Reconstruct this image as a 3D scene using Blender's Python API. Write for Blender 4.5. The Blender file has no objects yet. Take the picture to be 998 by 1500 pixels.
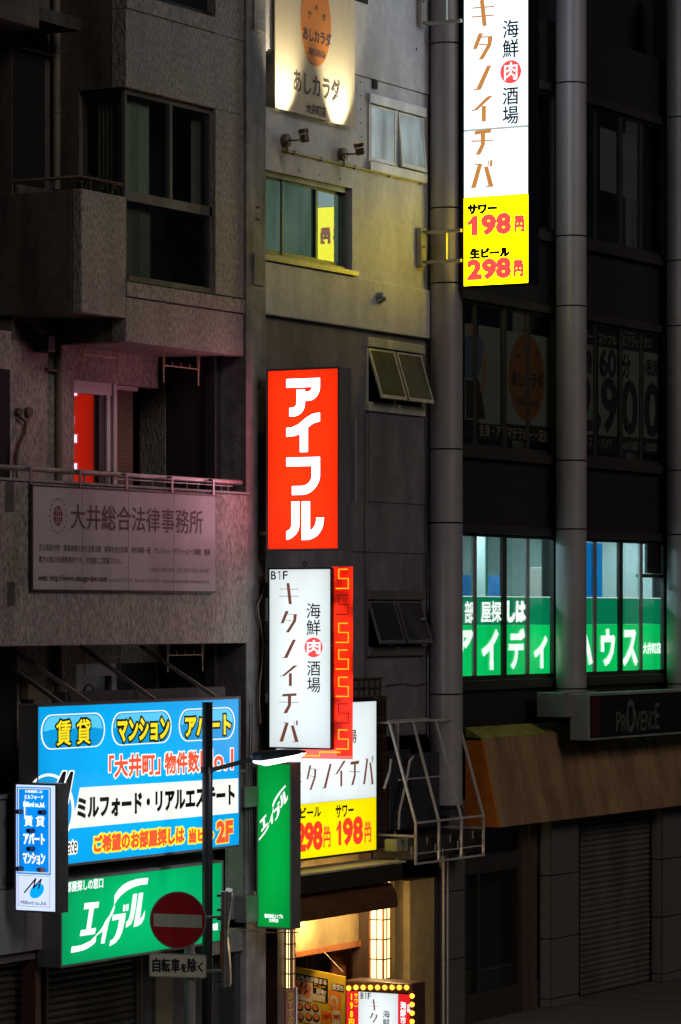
import bpy, math, random
from math import radians, sin, cos, pi, atan2, sqrt
from mathutils import Vector, Matrix
random.seed(7)
SC = bpy.context.scene
COL = SC.collection

# ---------------------------------------------------------------- camera (telephoto, level, lens shift)
# building axes: x = along the street fronts (away from the viewer), y = into the buildings, z up
F, CX, HY = 5000.0, 499.0, 900.0
ANG = radians(60.6)
CA, SA = cos(ANG), sin(ANG)
CAMZ = 6.25
CAMU = -(1.559 * CA + 50.3 * SA)
CAMD = 1.559 * SA - 50.3 * CA
cam = bpy.data.cameras.new('camera')
cam_o = bpy.data.objects.new('camera', cam)
COL.objects.link(cam_o)
cam_o.location = (CAMU, CAMD, CAMZ)
cam_o.rotation_euler = (radians(90), 0, atan2(-SA, CA))
cam.sensor_fit = 'VERTICAL'
cam.sensor_height = 36.0
cam.lens = F / 1500 * 36
cam.shift_y = (HY - 750) / 1500
cam.clip_start = 0.5
cam.clip_end = 3000
SC.camera = cam_o

# ---------------------------------------------------------------- world, faint city glow, exposure
world = bpy.data.worlds.new('World')
SC.world = world
world.use_nodes = True
wn = world.node_tree
bg = wn.nodes['Background']
sky = wn.nodes.new('ShaderNodeTexSky')
sky.sky_type = 'NISHITA'
sky.sun_disc = False
SUN_DIR = Vector((0.34, 1.0, -0.62)).normalized()    # light travels from above the street into the fronts
sky.sun_elevation = math.asin(-SUN_DIR.z)
sky.sun_rotation = atan2(-SUN_DIR.x, -SUN_DIR.y)
sky.altitude = 20
wn.links.new(sky.outputs[0], bg.inputs[0])
bg.inputs[1].default_value = 0.0012
sun = bpy.data.lights.new('night_glow', 'SUN')
sun.energy = 0.42
sun.color = (1.0, 0.86, 0.82)
sun.angle = radians(20)
sun_o = bpy.data.objects.new('night_glow', sun)
COL.objects.link(sun_o)
sun_o.rotation_euler = SUN_DIR.to_track_quat('-Z', 'Y').to_euler()
SC.view_settings.view_transform = 'Standard'
SC.view_settings.look = 'None'
SC.view_settings.exposure = 0.0
SC.view_settings.gamma = 1.0
SC.render.engine = 'CYCLES'
SC.cycles.use_denoising = True
SC.cycles.max_bounces = 6
SC.cycles.diffuse_bounces = 3
SC.cycles.glossy_bounces = 3
SC.cycles.transparent_max_bounces = 12
SC.cycles.caustics_reflective = False
SC.cycles.caustics_refractive = False
SC.cycles.sample_clamp_indirect = 4

# ---------------------------------------------------------------- pixel -> place helpers
def ray(px, py=HY):
    a = (px - CX) / F
    b = (HY - py) / F
    return a * CA + SA, -a * SA + CA, b
def pF(px, py, d=0.0):                 # on a plane parallel to the street fronts
    ru, rd, rz = ray(px, py); t = (d - CAMD) / rd
    return (CAMU + ru * t, d, CAMZ + rz * t)
def pS(px, py, u):                     # on a plane square to the street fronts
    ru, rd, rz = ray(px, py); t = (u - CAMU) / ru
    return (u, CAMD + rd * t, CAMZ + rz * t)
def U(px, d=0.0): return pF(px, 900, d)[0]
def ZF(px, py, d=0.0): return pF(px, py, d)[2]
def D(px, u): return pS(px, 900, u)[1]
def ZS(px, py, u): return pS(px, py, u)[2]
RV = Vector((CA, -SA, 0)); FV = Vector((SA, CA, 0))
def pY(px, py, Y):                     # at a distance Y straight ahead of the viewer
    return Vector((CAMU, CAMD, CAMZ)) + FV * Y + RV * ((px - CX) / F * Y) + Vector((0, 0, (HY - py) / F * Y))

# ---------------------------------------------------------------- materials
MATS = {}
def _new(name):
    m = bpy.data.materials.new(name); m.use_nodes = True
    nt = m.node_tree
    return m, nt, nt.nodes['Principled BSDF']
def mat(name, col, rough=0.6, metal=0.0, var=0.15, scale=6.0, bump=0.0, bscale=80.0, stretch=(1, 1, 1), spec=0.5, dirt=0.0, coat=0.0):
    if name in MATS: return MATS[name]
    m, nt, b = _new(name)
    N, L = nt.nodes.new, nt.links.new
    tc = N('ShaderNodeTexCoord'); mp = N('ShaderNodeMapping')
    mp.inputs['Scale'].default_value = stretch
    geo = N('ShaderNodeNewGeometry')
    L(geo.outputs['Position'], mp.inputs[0])
    n = N('ShaderNodeTexNoise'); n.inputs['Scale'].default_value = scale; n.inputs['Detail'].default_value = 6
    L(mp.outputs[0], n.inputs['Vector'])
    cr = N('ShaderNodeValToRGB')
    c = Vector(col[:3])
    lo = c * (1 - var); hi = c * (1 + var)
    cr.color_ramp.elements[0].position = 0.3; cr.color_ramp.elements[1].position = 0.7
    cr.color_ramp.elements[0].color = (*lo, 1); cr.color_ramp.elements[1].color = (*hi, 1)
    L(n.outputs['Fac'], cr.inputs[0])
    out = cr.outputs[0]
    if dirt > 0:
        n2 = N('ShaderNodeTexNoise'); n2.inputs['Scale'].default_value = 2.2; n2.inputs['Detail'].default_value = 8
        mp2 = N('ShaderNodeMapping'); mp2.inputs['Scale'].default_value = (.9, .9, 0.22)
        L(geo.outputs['Position'], mp2.inputs[0]); L(mp2.outputs[0], n2.inputs['Vector'])
        r2 = N('ShaderNodeValToRGB'); r2.color_ramp.elements[0].position = 0.36; r2.color_ramp.elements[1].position = 0.6
        r2.color_ramp.elements[0].color = (1 - dirt,) * 3 + (1,); r2.color_ramp.elements[1].color = (1, 1, 1, 1)
        L(n2.outputs['Fac'], r2.inputs[0])
        mx = N('ShaderNodeMix'); mx.data_type = 'RGBA'; mx.blend_type = 'MULTIPLY'; mx.inputs['Factor'].default_value = 1
        L(out, mx.inputs['A']); L(r2.outputs[0], mx.inputs['B']); out = mx.outputs['Result']
    L(out, b.inputs['Base Color'])
    b.inputs['Roughness'].default_value = rough; b.inputs['Metallic'].default_value = metal
    b.inputs['Specular IOR Level'].default_value = spec
    b.inputs['Coat Weight'].default_value = coat
    if bump > 0:
        n3 = N('ShaderNodeTexNoise'); n3.inputs['Scale'].default_value = bscale; n3.inputs['Detail'].default_value = 5
        n3.inputs['Roughness'].default_value = 0.6
        mp3 = N('ShaderNodeMapping'); mp3.inputs['Scale'].default_value = stretch
        L(geo.outputs['Position'], mp3.inputs[0]); L(mp3.outputs[0], n3.inputs['Vector'])
        bp = N('ShaderNodeBump'); bp.inputs['Strength'].default_value = bump; bp.inputs['Distance'].default_value = 0.02
        L(n3.outputs['Fac'], bp.inputs['Height']); L(bp.outputs[0], b.inputs['Normal'])
    MATS[name] = m
    return m
def lit(name, col, strength=1.0, var=0.08, sample=True, scale=1.6, edge=0.0):   # a backlit sheet or a lamp
    if name in MATS: return MATS[name]
    m, nt, b = _new(name)
    N, L = nt.nodes.new, nt.links.new
    b.inputs['Base Color'].default_value = (*[min(.8, x * .5) for x in col[:3]], 1)
    b.inputs['Roughness'].default_value = 0.35
    b.inputs['Emission Color'].default_value = (*col[:3], 1)
    if var > 0:
        geo = N('ShaderNodeNewGeometry'); n = N('ShaderNodeTexNoise'); n.inputs['Scale'].default_value = scale
        mp = N('ShaderNodeMapping'); mp.inputs['Scale'].default_value = (1.6, 1.6, 0.6)
        L(geo.outputs['Position'], mp.inputs[0]); L(mp.outputs[0], n.inputs['Vector'])
        mr = N('ShaderNodeMapRange'); mr.inputs[1].default_value = 0.3; mr.inputs[2].default_value = 0.7
        mr.inputs[3].default_value = strength * (1 - var); mr.inputs[4].default_value = strength * (1 + var)
        L(n.outputs['Fac'], mr.inputs[0]); out = mr.outputs[0]
        if edge > 0:
            uv = N('ShaderNodeUVMap'); sp = N('ShaderNodeSeparateXYZ'); L(uv.outputs[0], sp.inputs[0])
            def mth(op, a, b_=None):
                q = N('ShaderNodeMath'); q.operation = op
                for i_, x_ in enumerate((a, b_)):
                    if x_ is None: continue
                    if isinstance(x_, float): q.inputs[i_].default_value = x_
                    else: L(x_, q.inputs[i_])
                return q.outputs[0]
            e = None
            for ax in (0, 1):
                s_ = mth('POWER', mth('MAXIMUM', mth('SINE', mth('MULTIPLY', sp.outputs[ax], pi)), 0.0), .55 if ax == 0 else .25)
                e = s_ if e is None else mth('MULTIPLY', e, s_)
            out = mth('MULTIPLY', out, mth('ADD', mth('MULTIPLY', e, edge), 1.0 - edge * .8))
        L(out, b.inputs['Emission Strength'])
    else:
        b.inputs['Emission Strength'].default_value = strength
    m.cycles.emission_sampling = 'FRONT_BACK' if sample else 'NONE'
    MATS[name] = m
    return m
def glass(name, tint=(0.5, 0.6, 0.6), clear=0.85, rough=0.02):
    if name in MATS: return MATS[name]
    m = bpy.data.materials.new(name); m.use_nodes = True
    nt = m.node_tree; nt.nodes.clear(); N, L = nt.nodes.new, nt.links.new
    out = N('ShaderNodeOutputMaterial'); mix = N('ShaderNodeMixShader')
    tr = N('ShaderNodeBsdfTransparent'); tr.inputs[0].default_value = (*[clear * x for x in tint], 1)
    gl = N('ShaderNodeBsdfGlossy'); gl.inputs['Roughness'].default_value = rough; gl.inputs['Color'].default_value = (.95, 1, 1, 1)
    lw = N('ShaderNodeLayerWeight'); pw = N('ShaderNodeMath'); pw.operation = 'POWER'; pw.inputs[1].default_value = 4.0
    fr = N('ShaderNodeMath'); fr.operation = 'MULTIPLY_ADD'; fr.inputs[1].default_value = .9; fr.inputs[2].default_value = .05
    L(lw.outputs['Facing'], pw.inputs[0]); L(pw.outputs[0], fr.inputs[0])
    L(fr.outputs[0], mix.inputs[0]); L(tr.outputs[0], mix.inputs[1]); L(gl.outputs[0], mix.inputs[2]); L(mix.outputs[0], out.inputs[0])
    MATS[name] = m
    return m

# ---------------------------------------------------------------- mesh builder
class MB:
    def __init__(s): s.v = []; s.f = []
    def add(s, vs, fs):
        k = len(s.v); s.v += [tuple(v) for v in vs]; s.f += [tuple(i + k for i in f) for f in fs]; return s
    def quad(s, a, b, c, d): return s.add([a, b, c, d], [(0, 1, 2, 3)])
    def box(s, x0, x1, y0, y1, z0, z1):
        if x0 > x1: x0, x1 = x1, x0
        if y0 > y1: y0, y1 = y1, y0
        if z0 > z1: z0, z1 = z1, z0
        return s.add([(x, y, z) for z in (z0, z1) for y in (y0, y1) for x in (x0, x1)],
              [(0, 2, 3, 1), (4, 5, 7, 6), (0, 1, 5, 4), (2, 6, 7, 3), (0, 4, 6, 2), (1, 3, 7, 5)])
    def bar(s, p, q, w, h=None, up=(0, 0, 1)):       # rectangular bar from p to q
        h = h or w; p = Vector(p); q = Vector(q); a = (q - p).normalized(); up = Vector(up)
        if abs(a.dot(up)) > .95: up = Vector((1, 0, 0))
        r = a.cross(up).normalized(); t = r.cross(a)
        vs = []
        for o in (p, q):
            for i, j in ((-1, -1), (1, -1), (1, 1), (-1, 1)): vs.append(o + r * (i * w / 2) + t * (j * h / 2))
        return s.add(vs, [(3, 2, 1, 0), (4, 5, 6, 7), (0, 1, 5, 4), (1, 2, 6, 5), (2, 3, 7, 6), (3, 0, 4, 7)])
    def tube(s, pts, r, seg=8, caps=True):
        pts = [Vector(p) for p in pts]; n = len(pts); rr = r if isinstance(r, (list, tuple)) else [r] * n
        k = len(s.v); prev = None
        for i, p in enumerate(pts):
            a = (pts[min(i + 1, n - 1)] - pts[max(i - 1, 0)]).normalized()
            if prev is None:
                up = Vector((0, 0, 1)) if abs(a.z) < .9 else Vector((1, 0, 0)); x = a.cross(up).normalized()
            else: x = (prev - a * prev.dot(a)).normalized()
            prev = x; y = a.cross(x)
            for j in range(seg):
                t = 2 * pi * j / seg; s.v.append(tuple(p + (x * cos(t) + y * sin(t)) * rr[i]))
        for i in range(n - 1):
            for j in range(seg):
                a0 = k + i * seg + j; a1 = k + i * seg + (j + 1) % seg
                s.f.append((a0, a1, a1 + seg, a0 + seg))
        if caps:
            c0 = [s.v[k + j] for j in range(seg)]; c1 = [s.v[k + (n - 1) * seg + j] for j in range(seg)]
            s.add(c0, [tuple(reversed(range(seg)))]); s.add(c1, [tuple(range(seg))])
        return s
    def prism(s, a, b):                              # two matching outlines joined
        n = len(a); return s.add(list(a) + list(b), [tuple(range(n))[::-1], tuple(range(n, 2 * n))] + [(i, (i + 1) % n, n + (i + 1) % n, n + i) for i in range(n)])
    def build(s, name, m, parent=None, org=None, smooth=False, bevel=0.0):
        if org is None: org = parent.get('_o') if parent is not None and parent.get('_o') is not None else (0, 0, 0)
        org = Vector(org)
        me = bpy.data.meshes.new(name)
        me.from_pydata([tuple(Vector(v) - org) for v in s.v], [], s.f)
        me.materials.append(m)
        if len(s.f) == 1 and len(s.v) == 4:
            uvl = me.uv_layers.new(name='UVMap')
            for i_, c_ in enumerate(((0, 0), (1, 0), (1, 1), (0, 1))): uvl.data[i_].uv = c_
        if smooth:
            for p in me.polygons: p.use_smooth = True
        me.update()
        o = bpy.data.objects.new(name, me); COL.objects.link(o)
        o['_o'] = tuple(org)
        if parent is not None: o.parent = parent
        else: o.location = org
        if bevel:
            b = o.modifiers.new('bevel', 'BEVEL'); b.width = bevel; b.segments = 2; b.limit_method = 'ANGLE'
            if smooth: pass
        return o
def box(name, m, parent, x0, x1, y0, y1, z0, z1, bevel=0.0): return MB().box(x0, x1, y0, y1, z0, z1).build(name, m, parent, bevel=bevel)
def thing(name, label, cat, loc, group=None):
    o = bpy.data.objects.new(name, None); COL.objects.link(o); o.location = loc; o['_o'] = tuple(loc)
    o['label'] = label; o['category'] = cat
    if group: o['group'] = group
    return o
def tag(o, label, cat, group=None):
    o['label'] = label; o['category'] = cat
    if group: o['group'] = group
    return o
def struct(name, mb, m):
    o = mb.build(name, m); o['kind'] = 'structure'; return o
def disk(c, r, n=24, rz=None):
    rz = rz or r
    return [(c[0] + r * cos(2 * pi * i / n), c[1] + rz * sin(2 * pi * i / n)) for i in range(n)]

# ---------------------------------------------------------------- lettering
_tc = {}
def glyphs(s, sp=1.0, lsp=1.0):                      # flat mesh of a line, scaled to a unit box
    key = (s, sp, lsp)
    if key in _tc: return _tc[key]
    cu = bpy.data.curves.new('t', 'FONT'); cu.body = s; cu.resolution_u = 3; cu.space_character = sp; cu.space_line = lsp
    if '\n' in s: cu.align_x = 'CENTER'
    o = bpy.data.objects.new('t', cu); COL.objects.link(o)
    me = bpy.data.meshes.new_from_object(o.evaluated_get(bpy.context.evaluated_depsgraph_get()))
    bpy.data.objects.remove(o); bpy.data.curves.remove(cu)
    vs = [(v.co.x, v.co.y) for v in me.vertices]; fs = [tuple(p.vertices) for p in me.polygons]
    cnt = {}
    for f in fs:
        for i in range(len(f)):
            e = (f[i], f[(i + 1) % len(f)]); k = (min(e), max(e)); cnt[k] = cnt.get(k, 0) + 1
    ed = [k for k, c in cnt.items() if c == 1]
    x0 = min(v[0] for v in vs); x1 = max(v[0] for v in vs); y0 = min(v[1] for v in vs); y1 = max(v[1] for v in vs)
    vs = [((x - x0) / (x1 - x0), (y - y0) / (y1 - y0)) for x, y in vs]
    bpy.data.meshes.remove(me)
    _tc[key] = (vs, fs, ed); return _tc[key]
class Ink:
    """flat print on a plane; to3(a, b, h) turns plane coordinates and a lift h into a point"""
    def __init__(s, to3): s.t = to3; s.mb = MB(); s.lines = []; s.fat = 0.0
    def text(s, body, a0, a1, b0, b1, w=0.0, sp=1.0, lsp=1.0, lift=0.0, skew=0.0, rise=0.0):
        vs, fs, ed = glyphs(body, sp, lsp)
        keep, s.mb = s.mb, MB()
        P = [(a0 + x * (a1 - a0) + skew * y * (b1 - b0), b0 + y * (b1 - b0) + rise * x) for x, y in vs]
        s.mb.add([s.t(x, y, lift + .0004) for x, y in P], fs)
        if w > 0:
            k = 0
            for i, j in ed:
                (x0, y0), (x1, y1) = P[i], P[j]; dx, dy = x1 - x0, y1 - y0; l = sqrt(dx * dx + dy * dy)
                if l < 1e-6: continue
                dx /= l; dy /= l; e = w * .42
                ax, ay = x0 - dx * e, y0 - dy * e; bx, by = x1 + dx * e, y1 + dy * e
                h = lift + .0006 + .00012 * (k % 5); k += 1
                nx, ny = -dy * w / 2, dx * w / 2
                s.mb.add([s.t(ax + nx, ay + ny, h), s.t(ax - nx, ay - ny, h), s.t(bx - nx, by - ny, h), s.t(bx + nx, by + ny, h)], [(0, 1, 2, 3)])
        s.lines.append(s.mb); s.mb = keep
        return s
    def poly(s, pts, lift=0.0):
        from mathutils.geometry import tessellate_polygon
        v = [Vector((x, y, 0)) for x, y in pts]
        s.mb.add([s.t(x, y, lift + .0005) for x, y in pts], [tuple(t) for t in tessellate_polygon([v])])
        if s.fat:
            for i in range(len(pts)): s.line([pts[i], pts[(i + 1) % len(pts)]], s.fat * 95, lift + .0003)
        return s
    def cut(s): s.lines.append(s.mb); s.mb = MB(); return s
    def rect(s, a0, a1, b0, b1, lift=0.0): return s.poly([(a0, b0), (a1, b0), (a1, b1), (a0, b1)], lift)
    def oval(s, a, b, ra, rb, lift=0.0, n=32): return s.poly([(a + ra * cos(2 * pi * i / n), b + rb * sin(2 * pi * i / n)) for i in range(n)], lift)
    def line(s, pts, w, lift=0.0):
        for i in range(len(pts) - 1):
            (x0, y0), (x1, y1) = pts[i], pts[i + 1]; l = sqrt((x1 - x0) ** 2 + (y1 - y0) ** 2) or 1e-6
            dx, dy = (x1 - x0) / l, (y1 - y0) / l; e = w * .3; nx, ny = -dy * w / 2, dx * w / 2
            h = lift + .0005 + .0002 * (i % 3)
            s.mb.add([s.t(x0 - dx * e + nx, y0 - dy * e + ny, h), s.t(x0 - dx * e - nx, y0 - dy * e - ny, h), s.t(x1 + dx * e - nx, y1 + dy * e - ny, h), s.t(x1 + dx * e + nx, y1 + dy * e + ny, h)], [(0, 1, 2, 3)])
        return s
    def done(s, name, m, parent):
        o = None
        for q in [q for q in [s.mb] + s.lines if q.f]: o = q.build(name, m, parent)
        return o
class Face:
    """a sign face: photo pixels (x, y) inside it become points of the real rectangle"""
    def __init__(s, kind, at, x0, x1, y0, y1):
        s.kind, s.at = kind, at; s.x0, s.x1, s.y0, s.y1 = x0, x1, y0, y1
        xm = (x0 + x1) / 2
        if kind == 'S':
            s.a0, s.a1 = -D(x0, at), -D(x1, at); s.z1, s.z0 = ZS(xm, y0, at), ZS(xm, y1, at)
        else:
            s.a0, s.a1 = U(x0, at), U(x1, at); s.z1, s.z0 = ZF(x0, y0, at), ZF(x0, y1, at)
    def to3(s, x, y, h=0.0):
        if s.kind == 'S':
            a = s.a0 + (x - s.x0) / (s.x1 - s.x0) * (s.a1 - s.a0)
            b = s.z1 + (y - s.y0) / (s.y1 - s.y0) * (s.z0 - s.z1)
            return (s.at - h, -a, b)
        p = pF(x, y, s.at); return (p[0], s.at - h, p[2])
    def ink(s): return Ink(s.to3)
# b grows downward in photo pixels, so text boxes are given (left, right, bottom, top)
def T(ink, body, x0, x1, yt, yb, **k):
    k['w'] = (k.get('w', 0) + ink.fat) * 95
    return ink.text(body, x0, x1, yb, yt, **k)
def TF(face, ink, body, x0, x1, yt, yb, w=0.0, sp=1.0, lift=0.0, skew=0.0, lsp=1.0):
    """level line of print on a street-front plane: yt, yb measured at the left end"""
    u0, z1 = pF(x0, yt, face.at)[0], pF(x0, yt, face.at)[2]; z0 = pF(x0, yb, face.at)[2]; u1 = pF(x1, yt, face.at)[0]
    k = Ink(lambda a, b, h: (a, face.at - h, b)); k.text(body, u0, u1, z0, z1, w=w, sp=sp, lift=lift, skew=skew, lsp=lsp)
    ink.lines += k.lines; return ink

ONE = [(.0, .70), (.30, .80), (.52, 1.0), (1.0, 1.0), (1.0, 0.0), (.42, 0.0), (.42, .68), (.24, .60), (.0, .54)]
def one(ink, x0, x1, yt, yb, lift=0.0): ink.poly([(x0 + a * (x1 - x0), yb + b * (yt - yb)) for a, b in ONE], lift); ink.cut()
# brush-like katakana of the bar's sign, drawn in its own units
BAR = {
 'ki': [[(175,170),(197,170),(215,325),(192,325)], [(127,211),(263,213),(263,217),(127,215)], [(122,264),(265,265),(265,269),(122,268)]],
 'ta': [[(168,375),(192,375),(155,465),(133,465)], [(170,395),(240,398),(240,402),(170,399)], [(228,399),(252,397),(246,450),(195,532),(170,532),(225,445)], [(172,439),(226,446),(226,450),(172,443)]],
 'no': [[(222,585),(245,585),(182,720),(155,720)], [(140,717),(160,717),(160,721),(140,721)]],
 'i': [[(228,775),(258,773),(160,853),(140,853)], [(127,851),(145,851),(145,855),(127,855)], [(193,832),(215,832),(215,925),(193,925)]],
 'chi': [[(147,985),(250,977),(248,997),(142,1003)], [(186,1001),(210,999),(208,1070),(180,1125),(152,1125),(186,1065)], [(122,1041),(265,1044),(265,1048),(122,1045)]],
 'ba': [[(168,1196),(192,1195),(150,1335),(123,1335)], [(150,1193),(180,1193),(180,1197),(150,1197)], [(207,1215),(230,1215),(265,1335),(238,1335)], [(218,1332),(245,1332),(245,1336),(218,1336)], [(233,1180),(236,1180),(233,1215),(230,1215)], [(247,1178),(260,1178),(257,1212),(246,1214)]],
}
ORDER = ['ki', 'ta', 'no', 'i', 'chi', 'ba']
def bar_glyph(ink, g, x0, x1, yt, yb, thick=None):
    ps = BAR[g]; xs = [p[0] for q in ps for p in q]; ys = [p[1] for q in ps for p in q]
    ax, bx, ay, by = min(xs), max(xs), min(ys), max(ys)
    if ink.mb.f: ink.cut()
    for i, q in enumerate(ps):
        ink.poly([(x0 + (x - ax) / (bx - ax) * (x1 - x0), yt + (y - ay) / (by - ay) * (yb - yt)) for x, y in q], lift=.0003 * i)
RED_LOGO = [
 [(200,123),(445,123),(445,190),(442,212),(435,235),(422,256),(405,271),(388,281),(370,285),(335,287),(335,310),(331,333),(322,355),(308,374),(290,387),(272,394),(255,397),(222,397),(222,335),(245,335),(258,331),(268,322),(274,311),(275,300),(275,203),(335,203),(335,222),(360,220),(372,215),(380,208),(386,197),(388,185),(200,185)],
 [(200,482),(240,478),(285,460),(340,415),(385,387),(415,380),(445,377),(445,440),(410,447),(380,462),(357,482),(357,660),(300,660),(300,525),(260,540),(200,545)],
 [(200,700),(445,700),(445,840),(441,866),(432,890),(418,915),(400,935),(382,951),(360,963),(338,971),(315,973),(242,973),(242,910),(310,910),(328,908),(345,902),(361,892),(372,878),(381,861),(385,840),(385,763),(200,763)],
 [(238,1023),(295,1023),(295,1180),(292,1210),(285,1235),(270,1260),(250,1280),(228,1294),(200,1302),(200,1240),(216,1233),(228,1222),(236,1206),(238,1190)],
 [(313,1023),(372,1023),(372,1237),(388,1228),(400,1215),(409,1201),(415,1185),(419,1165),(420,1143),(473,1143),(472,1170),(468,1195),(459,1224),(445,1250),(425,1273),(400,1290),(376,1300),(350,1304),(313,1304)]]
GREEN_LOGO = [
 [(163,232),(242,225),(236,258),(214,260),(196,371),(225,366),(218,400),(136,412),(143,379),(172,375),(188,263),(158,268)],
 [(93,468),(125,464),(150,458),(195,436),(227,403),(222,443),(205,460),(185,474),(160,487),(130,495),(88,502)],
 [(227,403),(245,382),(262,358),(275,330),(300,295),(322,245),(328,248),(318,285),(300,318),(292,345),(270,450),(250,452),(262,385),(243,398),(227,410)],
 [(322,245),(325,190),(345,160),(370,135),(400,117),(445,102),(507,95),(502,130),(460,135),(425,147),(390,165),(360,190),(338,216)],
 [(315,297),(385,286),(380,330),(365,390),(350,422),(330,447),(296,467),(301,436),(318,426),(332,400),(342,365),(350,320),(311,328)],
 [(372,243),(385,241),(382,276),(370,277)], [(390,239),(402,237),(398,273),(387,275)],
 [(425,184),(447,181),(436,270),(425,320),(412,348),(385,367),(388,336),(400,322),(410,290)],
 [(457,178),(479,175),(461,322),(474,305),(490,270),(484,315),(470,342),(450,356),(427,362)]]

# ---------------------------------------------------------------- shared materials
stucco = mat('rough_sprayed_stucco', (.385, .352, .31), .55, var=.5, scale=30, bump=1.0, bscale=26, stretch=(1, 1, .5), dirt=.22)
stucco_dark = mat('weathered_shaded_stucco', (.15, .135, .115), .88, var=.2, scale=8, bump=.25, bscale=60, dirt=.5)  # base colour darkened to carry the shade of end faces and recesses
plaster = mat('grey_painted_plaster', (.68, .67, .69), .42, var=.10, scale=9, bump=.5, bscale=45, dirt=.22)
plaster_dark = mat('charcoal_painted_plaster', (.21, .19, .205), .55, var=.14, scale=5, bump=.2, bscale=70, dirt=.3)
pillar_mat = mat('patched_grey_render', (.34, .33, .34), .5, var=.3, scale=4, bump=.55, bscale=18, dirt=.6)
column_mat = mat('satin_metal_column_cladding', (.42, .385, .40), .4, metal=.2, var=.06, scale=3, dirt=.15)
panel_black = mat('dark_spandrel_panel', (.02, .0185, .018), .5, var=.12, scale=4)
seam = mat('black_joint', (.004, .004, .004), .8, var=0)
alu_dark = mat('bronze_aluminium', (.07, .065, .058), .4, metal=.5, var=.1)
alu = mat('silver_aluminium', (.5, .5, .49), .38, metal=.6, var=.08)
alu_white = mat('off_white_aluminium', (.85, .85, .83), .4, metal=.1, var=.08, dirt=.25)
steel = mat('galvanised_steel', (.42, .42, .41), .42, metal=.7, var=.15, dirt=.3)
pinkish_paint = mat('chalky_painted_steel', (.55, .5, .48), .55, var=.12, scale=20, dirt=.3)
black_paint = mat('black_paint', (.012, .012, .014), .35, var=.1)
black_box = mat('matt_black_sheet', (.02, .02, .022), .55, var=.15, dirt=.2)
grey_box = mat('grey_sheet_metal', (.25, .25, .25), .45, metal=.3, var=.1, dirt=.25)
pipe_mat = mat('tan_downpipe', (.26, .22, .16), .5, var=.12, dirt=.3)
dark_void = mat('dark_interior', (.01, .01, .011), .8, var=.1)
curtain_mat = mat('grey_green_curtain', (.6, .64, .54), .9, var=.15, scale=12, stretch=(6, 6, .3))
pane_dark = glass('dark_window_glass', (.9, .96, .92), .92)
pane_clear = glass('clear_window_glass', (.985, 1.0, 1.0), .99)
rust = mat('brown_rusty_steel', (.12, .08, .06), .6, var=.3, scale=20)
# ================================================================ GROUND
asphalt = mat('asphalt', (.045, .045, .047), .7, var=.25, scale=30, bump=.3, bscale=120)
paving = mat('concrete_paving', (.12, .115, .11), .7, var=.2, scale=14, bump=.15)
struct('road', MB().quad((-300, -300, 0), (300, -300, 0), (300, -3.2, 0), (-300, -3.2, 0)), asphalt)
struct('ground', MB().quad((-300, -300, -.02), (300, -300, -.02), (300, 300, -.02), (-300, 300, -.02)), asphalt)
struct('pavement', MB().box(-60, 80, -3.0, 1.0, 0, .12), paving)
struct('kerb', MB().box(-60, 80, -3.2, -3.003, -.01, .125), mat('kerb_stone', (.3, .29, .28), .7, bump=.2))
_q = MB()
for i in range(-20, 60): _q.box(i * 1.0, i * 1.0 + .006, -2.99, .2, .121, .1235)
struct('pavement_joints', _q, seam)
_q = MB().quad((-60, -3.6, .004), (80, -3.6, .004), (80, -3.45, .004), (-60, -3.45, .004))
struct('road_edge_line', _q, mat('white_road_paint', (.6, .6, .58), .6))

# ================================================================ RIGHT OFFICE BUILDING
GB = thing('office_building', 'dark office building with round grey columns and strips of office windows at right', 'building', (U(740), .3, 0))
cols = [654, 837, 998]
UC = [U(p) for p in cols]; CP = UC[1] - UC[0]
UC = [UC[0] + CP * i for i in range(0, 4)]
SEAM = [CAMZ + (900 - y) / 99.4 for y in (71, 310, 419, 660, 767, 1016)]
SEAM = [SEAM[0] + 2.4 - 1.3 + .0, ] + SEAM
SEAM = [CAMZ + (900 - y) / 99.4 for y in (-180, -39, 71, 310, 419, 660, 767, 1016)]
BASE_Z = CAMZ + (900 - 1178) / 99.4
CD = -.15                                   # the columns stand proud of the fronts
UK = [U(p, CD) for p in cols]; UK.append(UK[2] + UK[1] - UK[0])
def column_panel(uc, za, zb, r=.24):
    k = MB(); n = 40
    lo = [(uc + r * cos(2 * pi * i / n), r * sin(2 * pi * i / n), za) for i in range(n)]
    hi = [(x, y, zb) for x, y, _ in lo]
    k.tube([(uc, CD, za), (uc, CD, zb)], r, n); return k.build('column_panel', column_mat, GB, smooth=True)
for i, uc in enumerate(UK):
    bz_ = BASE_Z if i == 0 else ZF(837, 1040, 0)          # the others stop on the canopy
    zs = [16.9] + SEAM[2:] + [bz_]
    zs = sorted(set(round(z, 3) for z in zs), reverse=True)
    for a, b in zip(zs, zs[1:]): column_panel(uc, b + .012, a - .012)
    core = MB().tube([(uc, CD, bz_ - .04), (uc, CD, 16.9)], .222, 24); core.build('column_core', seam, GB)
    if i == 0: MB().tube([(uc, CD, BASE_Z - .14), (uc, CD, BASE_Z - .05)], .25, 28).build('column_collar', black_box, GB)
    MB().box(UC[i] - .12, UC[i] + .12, .0, .45, BASE_Z, 16.9).build('column_backing', panel_black, GB)
WD = .2                                    # wall plane of the bays
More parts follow.
